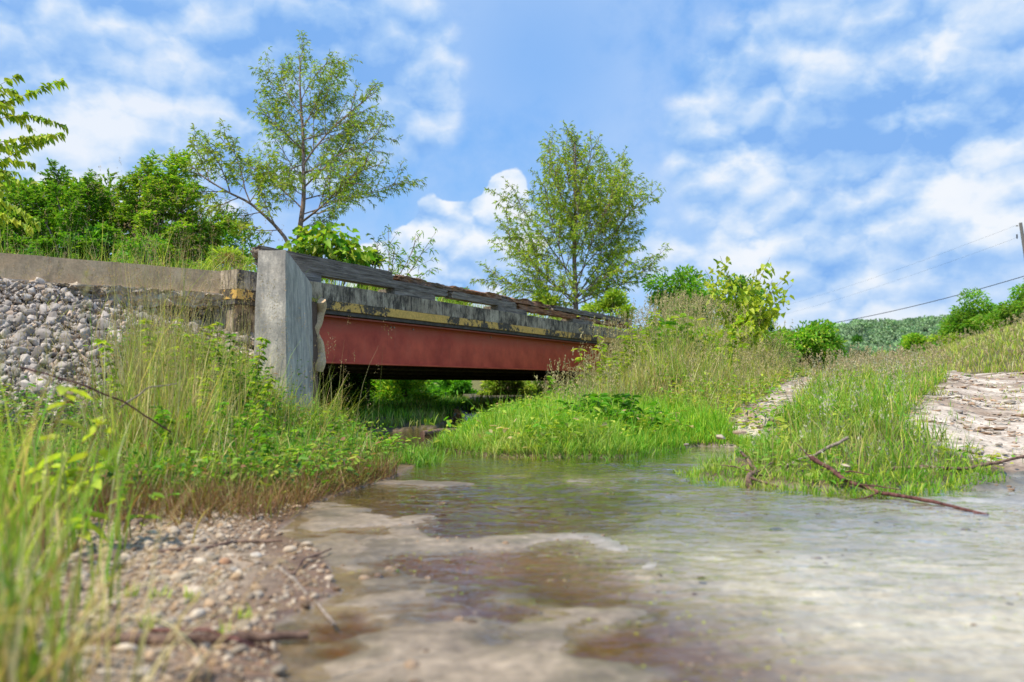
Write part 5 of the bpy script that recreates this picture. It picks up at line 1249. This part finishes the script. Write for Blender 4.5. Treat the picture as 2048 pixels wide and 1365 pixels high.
# ------------------------------------------------------------------ light, sky, camera
SUN_DIR = np.array([-.40, -.30, .87]); SUN_DIR /= np.linalg.norm(SUN_DIR)
def build_light():
    el = math.asin(SUN_DIR[2]); az = math.atan2(SUN_DIR[0], SUN_DIR[1])
    ld = bpy.data.lights.new('sun', 'SUN'); ld.energy = 5.0; ld.angle = R(.6); ld.color = (1, .91, .76)
    lo = bpy.data.objects.new('sun', ld); COL.objects.link(lo)
    lo.rotation_euler = Vector(SUN_DIR).to_track_quat('Z', 'Y').to_euler(); lo.location = (-5, -6, 20)
    w = bpy.data.worlds.new('World'); SC.world = w; w.use_nodes = True; nt = w.node_tree
    bg = nt.nodes['Background']; bg.inputs['Strength'].default_value = .1
    sky = N(nt, 'ShaderNodeTexSky', sky_type='NISHITA', sun_disc=False)
    sky.sun_elevation = el; sky.sun_rotation = az; sky.air_density = 1.0; sky.dust_density = .4; sky.ozone_density = 2.5
    tc = N(nt, 'ShaderNodeTexCoord'); gen = tc.outputs['Generated']
    # cloud density: billowing cells plus fractal noise in direction space, with placed cumulus masses
    def dens_at(off):
        mp = N(nt, 'ShaderNodeMapping'); mp.inputs['Scale'].default_value = (1, 1, 1.5); mp.inputs['Location'].default_value = off; L(nt, gen, mp.inputs['Vector'])
        wn = noise(nt, 7, mp.outputs[0], 5, .6); wv = N(nt, 'ShaderNodeVectorMath', operation='MULTIPLY_ADD'); L(nt, wn.outputs['Color'], wv.inputs[0]); wv.inputs[1].default_value = (.13, .13, .13); L(nt, mp.outputs[0], wv.inputs[2])
        r = []
        for sc_, am in ((7.5, .62), (19.0, .38)):
            vo = N(nt, 'ShaderNodeTexVoronoi', feature='F1'); vo.inputs['Scale'].default_value = sc_; L(nt, wv.outputs[0], vo.inputs['Vector'])
            r.append(math_(nt, 'MULTIPLY', math_(nt, 'POWER', vo.outputs['Distance'], 2.0), -am * 1.3))
        puff = math_(nt, 'ADD', math_(nt, 'ADD', r[0], r[1]), .38)
        return math_(nt, 'ADD', puff, 0.0)
    P0 = dens_at((0, 0, 0)); P1 = dens_at((-.004, 0, .03))
    big = noise(nt, 3.4, gen, 5, .55, .2); fine = noise(nt, 22, gen, 5, .65)
    lit = math_(nt, 'SUBTRACT', P0, P1)
    def blob(px, py, r, wt):
        d = ray(px, py); d /= np.linalg.norm(d)
        vm = N(nt, 'ShaderNodeVectorMath', operation='DISTANCE'); L(nt, gen, vm.inputs[0]); vm.inputs[1].default_value = tuple(d)
        mr = N(nt, 'ShaderNodeMapRange', interpolation_type='SMOOTHSTEP'); L(nt, vm.outputs['Value'], mr.inputs['Value'])
        mr.inputs['From Min'].default_value = 0; mr.inputs['From Max'].default_value = r / F
        mr.inputs['To Min'].default_value = wt; mr.inputs['To Max'].default_value = 0
        return mr.outputs[0]
    def total(blobs, s=None):
        for q in blobs: s = blob(*q) if s is None else math_(nt, 'ADD', s, blob(*q))
        return s
    def sm(v, a, b_):
        mr = N(nt, 'ShaderNodeMapRange', interpolation_type='SMOOTHSTEP'); L(nt, v, mr.inputs['Value']); mr.inputs['From Min'].default_value = a; mr.inputs['From Max'].default_value = b_; return mr.outputs[0]
    skc = mix(nt, 1.0, sky.outputs[0], (.85, 1.25, 1.85), 'MULTIPLY')
    sep = N(nt, 'ShaderNodeSeparateXYZ'); L(nt, gen, sep.inputs[0])
    blue = ramp(nt, sep.outputs['Z'], [(0.0, (5.2, 7.3, 9.7)), (.15, (3.3, 6.1, 9.7)), (.35, (1.3, 4.3, 9.6)), (1, (.9, 2.8, 7.0))]).outputs[0]
    c = mix(nt, .82, skc, blue)
    # thin veil everywhere
    veil = sm(math_(nt, 'ADD', math_(nt, 'MULTIPLY', big.outputs['Fac'], .8), math_(nt, 'MULTIPLY', fine.outputs['Fac'], .2)), .30, .62)
    veil = math_(nt, 'MULTIPLY', veil, math_(nt, 'SUBTRACT', .92, blob(1080, 130, 330, .5)))
    c = mix(nt, veil, c, (4.6, 6.5, 9.7))
    def layer(c, blobs, e0, e1, alpha, shade0, shadeblobs, k=1.6, gl=4.5):
        s = math_(nt, 'ADD', total(blobs), math_(nt, 'MULTIPLY', P0, k))
        s = math_(nt, 'ADD', s, math_(nt, 'MULTIPLY', math_(nt, 'SUBTRACT', fine.outputs['Fac'], .5), .22))
        m_ = math_(nt, 'MULTIPLY', sm(s, e0, e1), alpha)
        f = math_(nt, 'ADD', math_(nt, 'MULTIPLY', lit, gl), math_(nt, 'ADD', math_(nt, 'MULTIPLY', math_(nt, 'SUBTRACT', fine.outputs['Fac'], .5), .5), shade0))
        f = math_(nt, 'ADD', f, math_(nt, 'MULTIPLY', math_(nt, 'SUBTRACT', big.outputs['Fac'], .5), 1.5)); f = total(shadeblobs, f)
        col = ramp(nt, f, [(.0, (2.3, 4.6, 8.9)), (.3, (3.7, 5.9, 9.4)), (.6, (5.9, 7.5, 9.8)), (.85, (8.1, 8.9, 9.95)), (1, (9.0, 9.4, 10))]).outputs[0]
        return mix(nt, m_, c, col)
    c = layer(c, [(150, 230, 300, 1.2), (330, 200, 260, 1.2), (430, 330, 340, .9), (80, 380, 300, .9), (650, 110, 330, 1.0), (820, 150, 200, .8), (20, 100, 200, .9), (200, 30, 260, .5), (520, 20, 260, .7), (650, 300, 300, .7), (760, 60, 220, .8), (840, 230, 150, .6)], .42, 1.1, .85, .46,
              [(330, 170, 150, .35), (230, 200, 120, .25), (700, 100, 270, -.3), (150, 330, 120, .25), (60, 40, 200, -.15), (420, 400, 200, -.1), (250, 60, 150, -.2), (560, 350, 200, -.1)], k=.65, gl=1.2)
    c = layer(c, [(1700, 260, 430, 2.1), (1500, 230, 200, .9), (1900, 220, 320, 1.3), (2060, 260, 280, 1.0), (1450, 330, 180, .8), (1620, 150, 150, .7), (1780, 130, 130, .6), (1600, 430, 260, .8)], .35, 1.1, .93, .43,
              [(1650, 110, 140, .4), (1780, 120, 90, .2), (1890, 90, 120, .4), (1450, 230, 110, .35), (1720, 270, 260, -.35), (1960, 230, 170, -.1), (1700, 325, 60, .35), (1960, 210, 50, .2), (1640, 400, 200, -.2), (1520, 390, 50, .25)], k=.6, gl=1.2)
    c = layer(c, [(2000, 440, 280, 1.4), (1850, 560, 260, 1.4), (1650, 600, 280, 1.5), (1900, 380, 170, .7), (1560, 530, 220, 1.0), (1380, 540, 240, .9), (1720, 480, 190, .9), (1250, 470, 200, .7)], .70, 1.15, .9, .41,
              [(1990, 380, 130, .45), (1900, 430, 90, .2), (1850, 500, 150, -.4), (1650, 480, 120, -.3), (1760, 610, 90, .35), (1480, 490, 100, .4), (1340, 520, 90, .2), (1600, 560, 130, -.1), (1980, 540, 110, -.15), (1870, 570, 90, .1)], k=.8, gl=1.2)
    c = layer(c, [(1025, 358, 52, .8), (995, 375, 42, .6), (1005, 400, 75, 1.0), (935, 440, 62, 1.1), (965, 470, 100, 1.0), (855, 420, 60, .9), (870, 470, 110, .9), (800, 520, 140, .9), (1060, 450, 120, .7), (950, 560, 220, .9), (720, 560, 200, .6)],
              .80, 1.0, 1.0, .85, [(800, 560, 200, -.4), (960, 550, 180, -.25), (1080, 500, 120, -.2), (860, 470, 60, -.1)], k=1.7, gl=1.6)
    # haze at the horizon
    hz = ramp(nt, sep.outputs['Z'], [(.0, (1, 1, 1)), (.14, (0, 0, 0))], 'EASE').outputs[0]
    c = mix(nt, math_(nt, 'MULTIPLY', hz, .5), c, (6.6, 7.8, 9.4))
    L(nt, c, bg.inputs['Color'])
build_light()

cd = bpy.data.cameras.new('camera'); co = bpy.data.objects.new('camera', cd); COL.objects.link(co)
cd.sensor_width = 36; cd.lens = 36 * F / 2048; co.location = (0, 0, CAMH); co.rotation_euler = (math.pi / 2 + PITCH, 0, 0)
cd.clip_start = .05; cd.clip_end = 5000
cd.dof.use_dof = True; cd.dof.focus_distance = 8.5; cd.dof.aperture_fstop = 1.8
SC.camera = co
SC.view_settings.view_transform = 'Standard'; SC.view_settings.look = 'None'; SC.view_settings.exposure = 0
SC.render.engine = 'CYCLES'
SC.cycles.max_bounces = 6; SC.cycles.transparent_max_bounces = 6; SC.cycles.diffuse_bounces = 3; SC.cycles.glossy_bounces = 2; SC.cycles.transmission_bounces = 3
SC.cycles.use_denoising = True
SC.cycles.caustics_reflective = False; SC.cycles.caustics_refractive = False
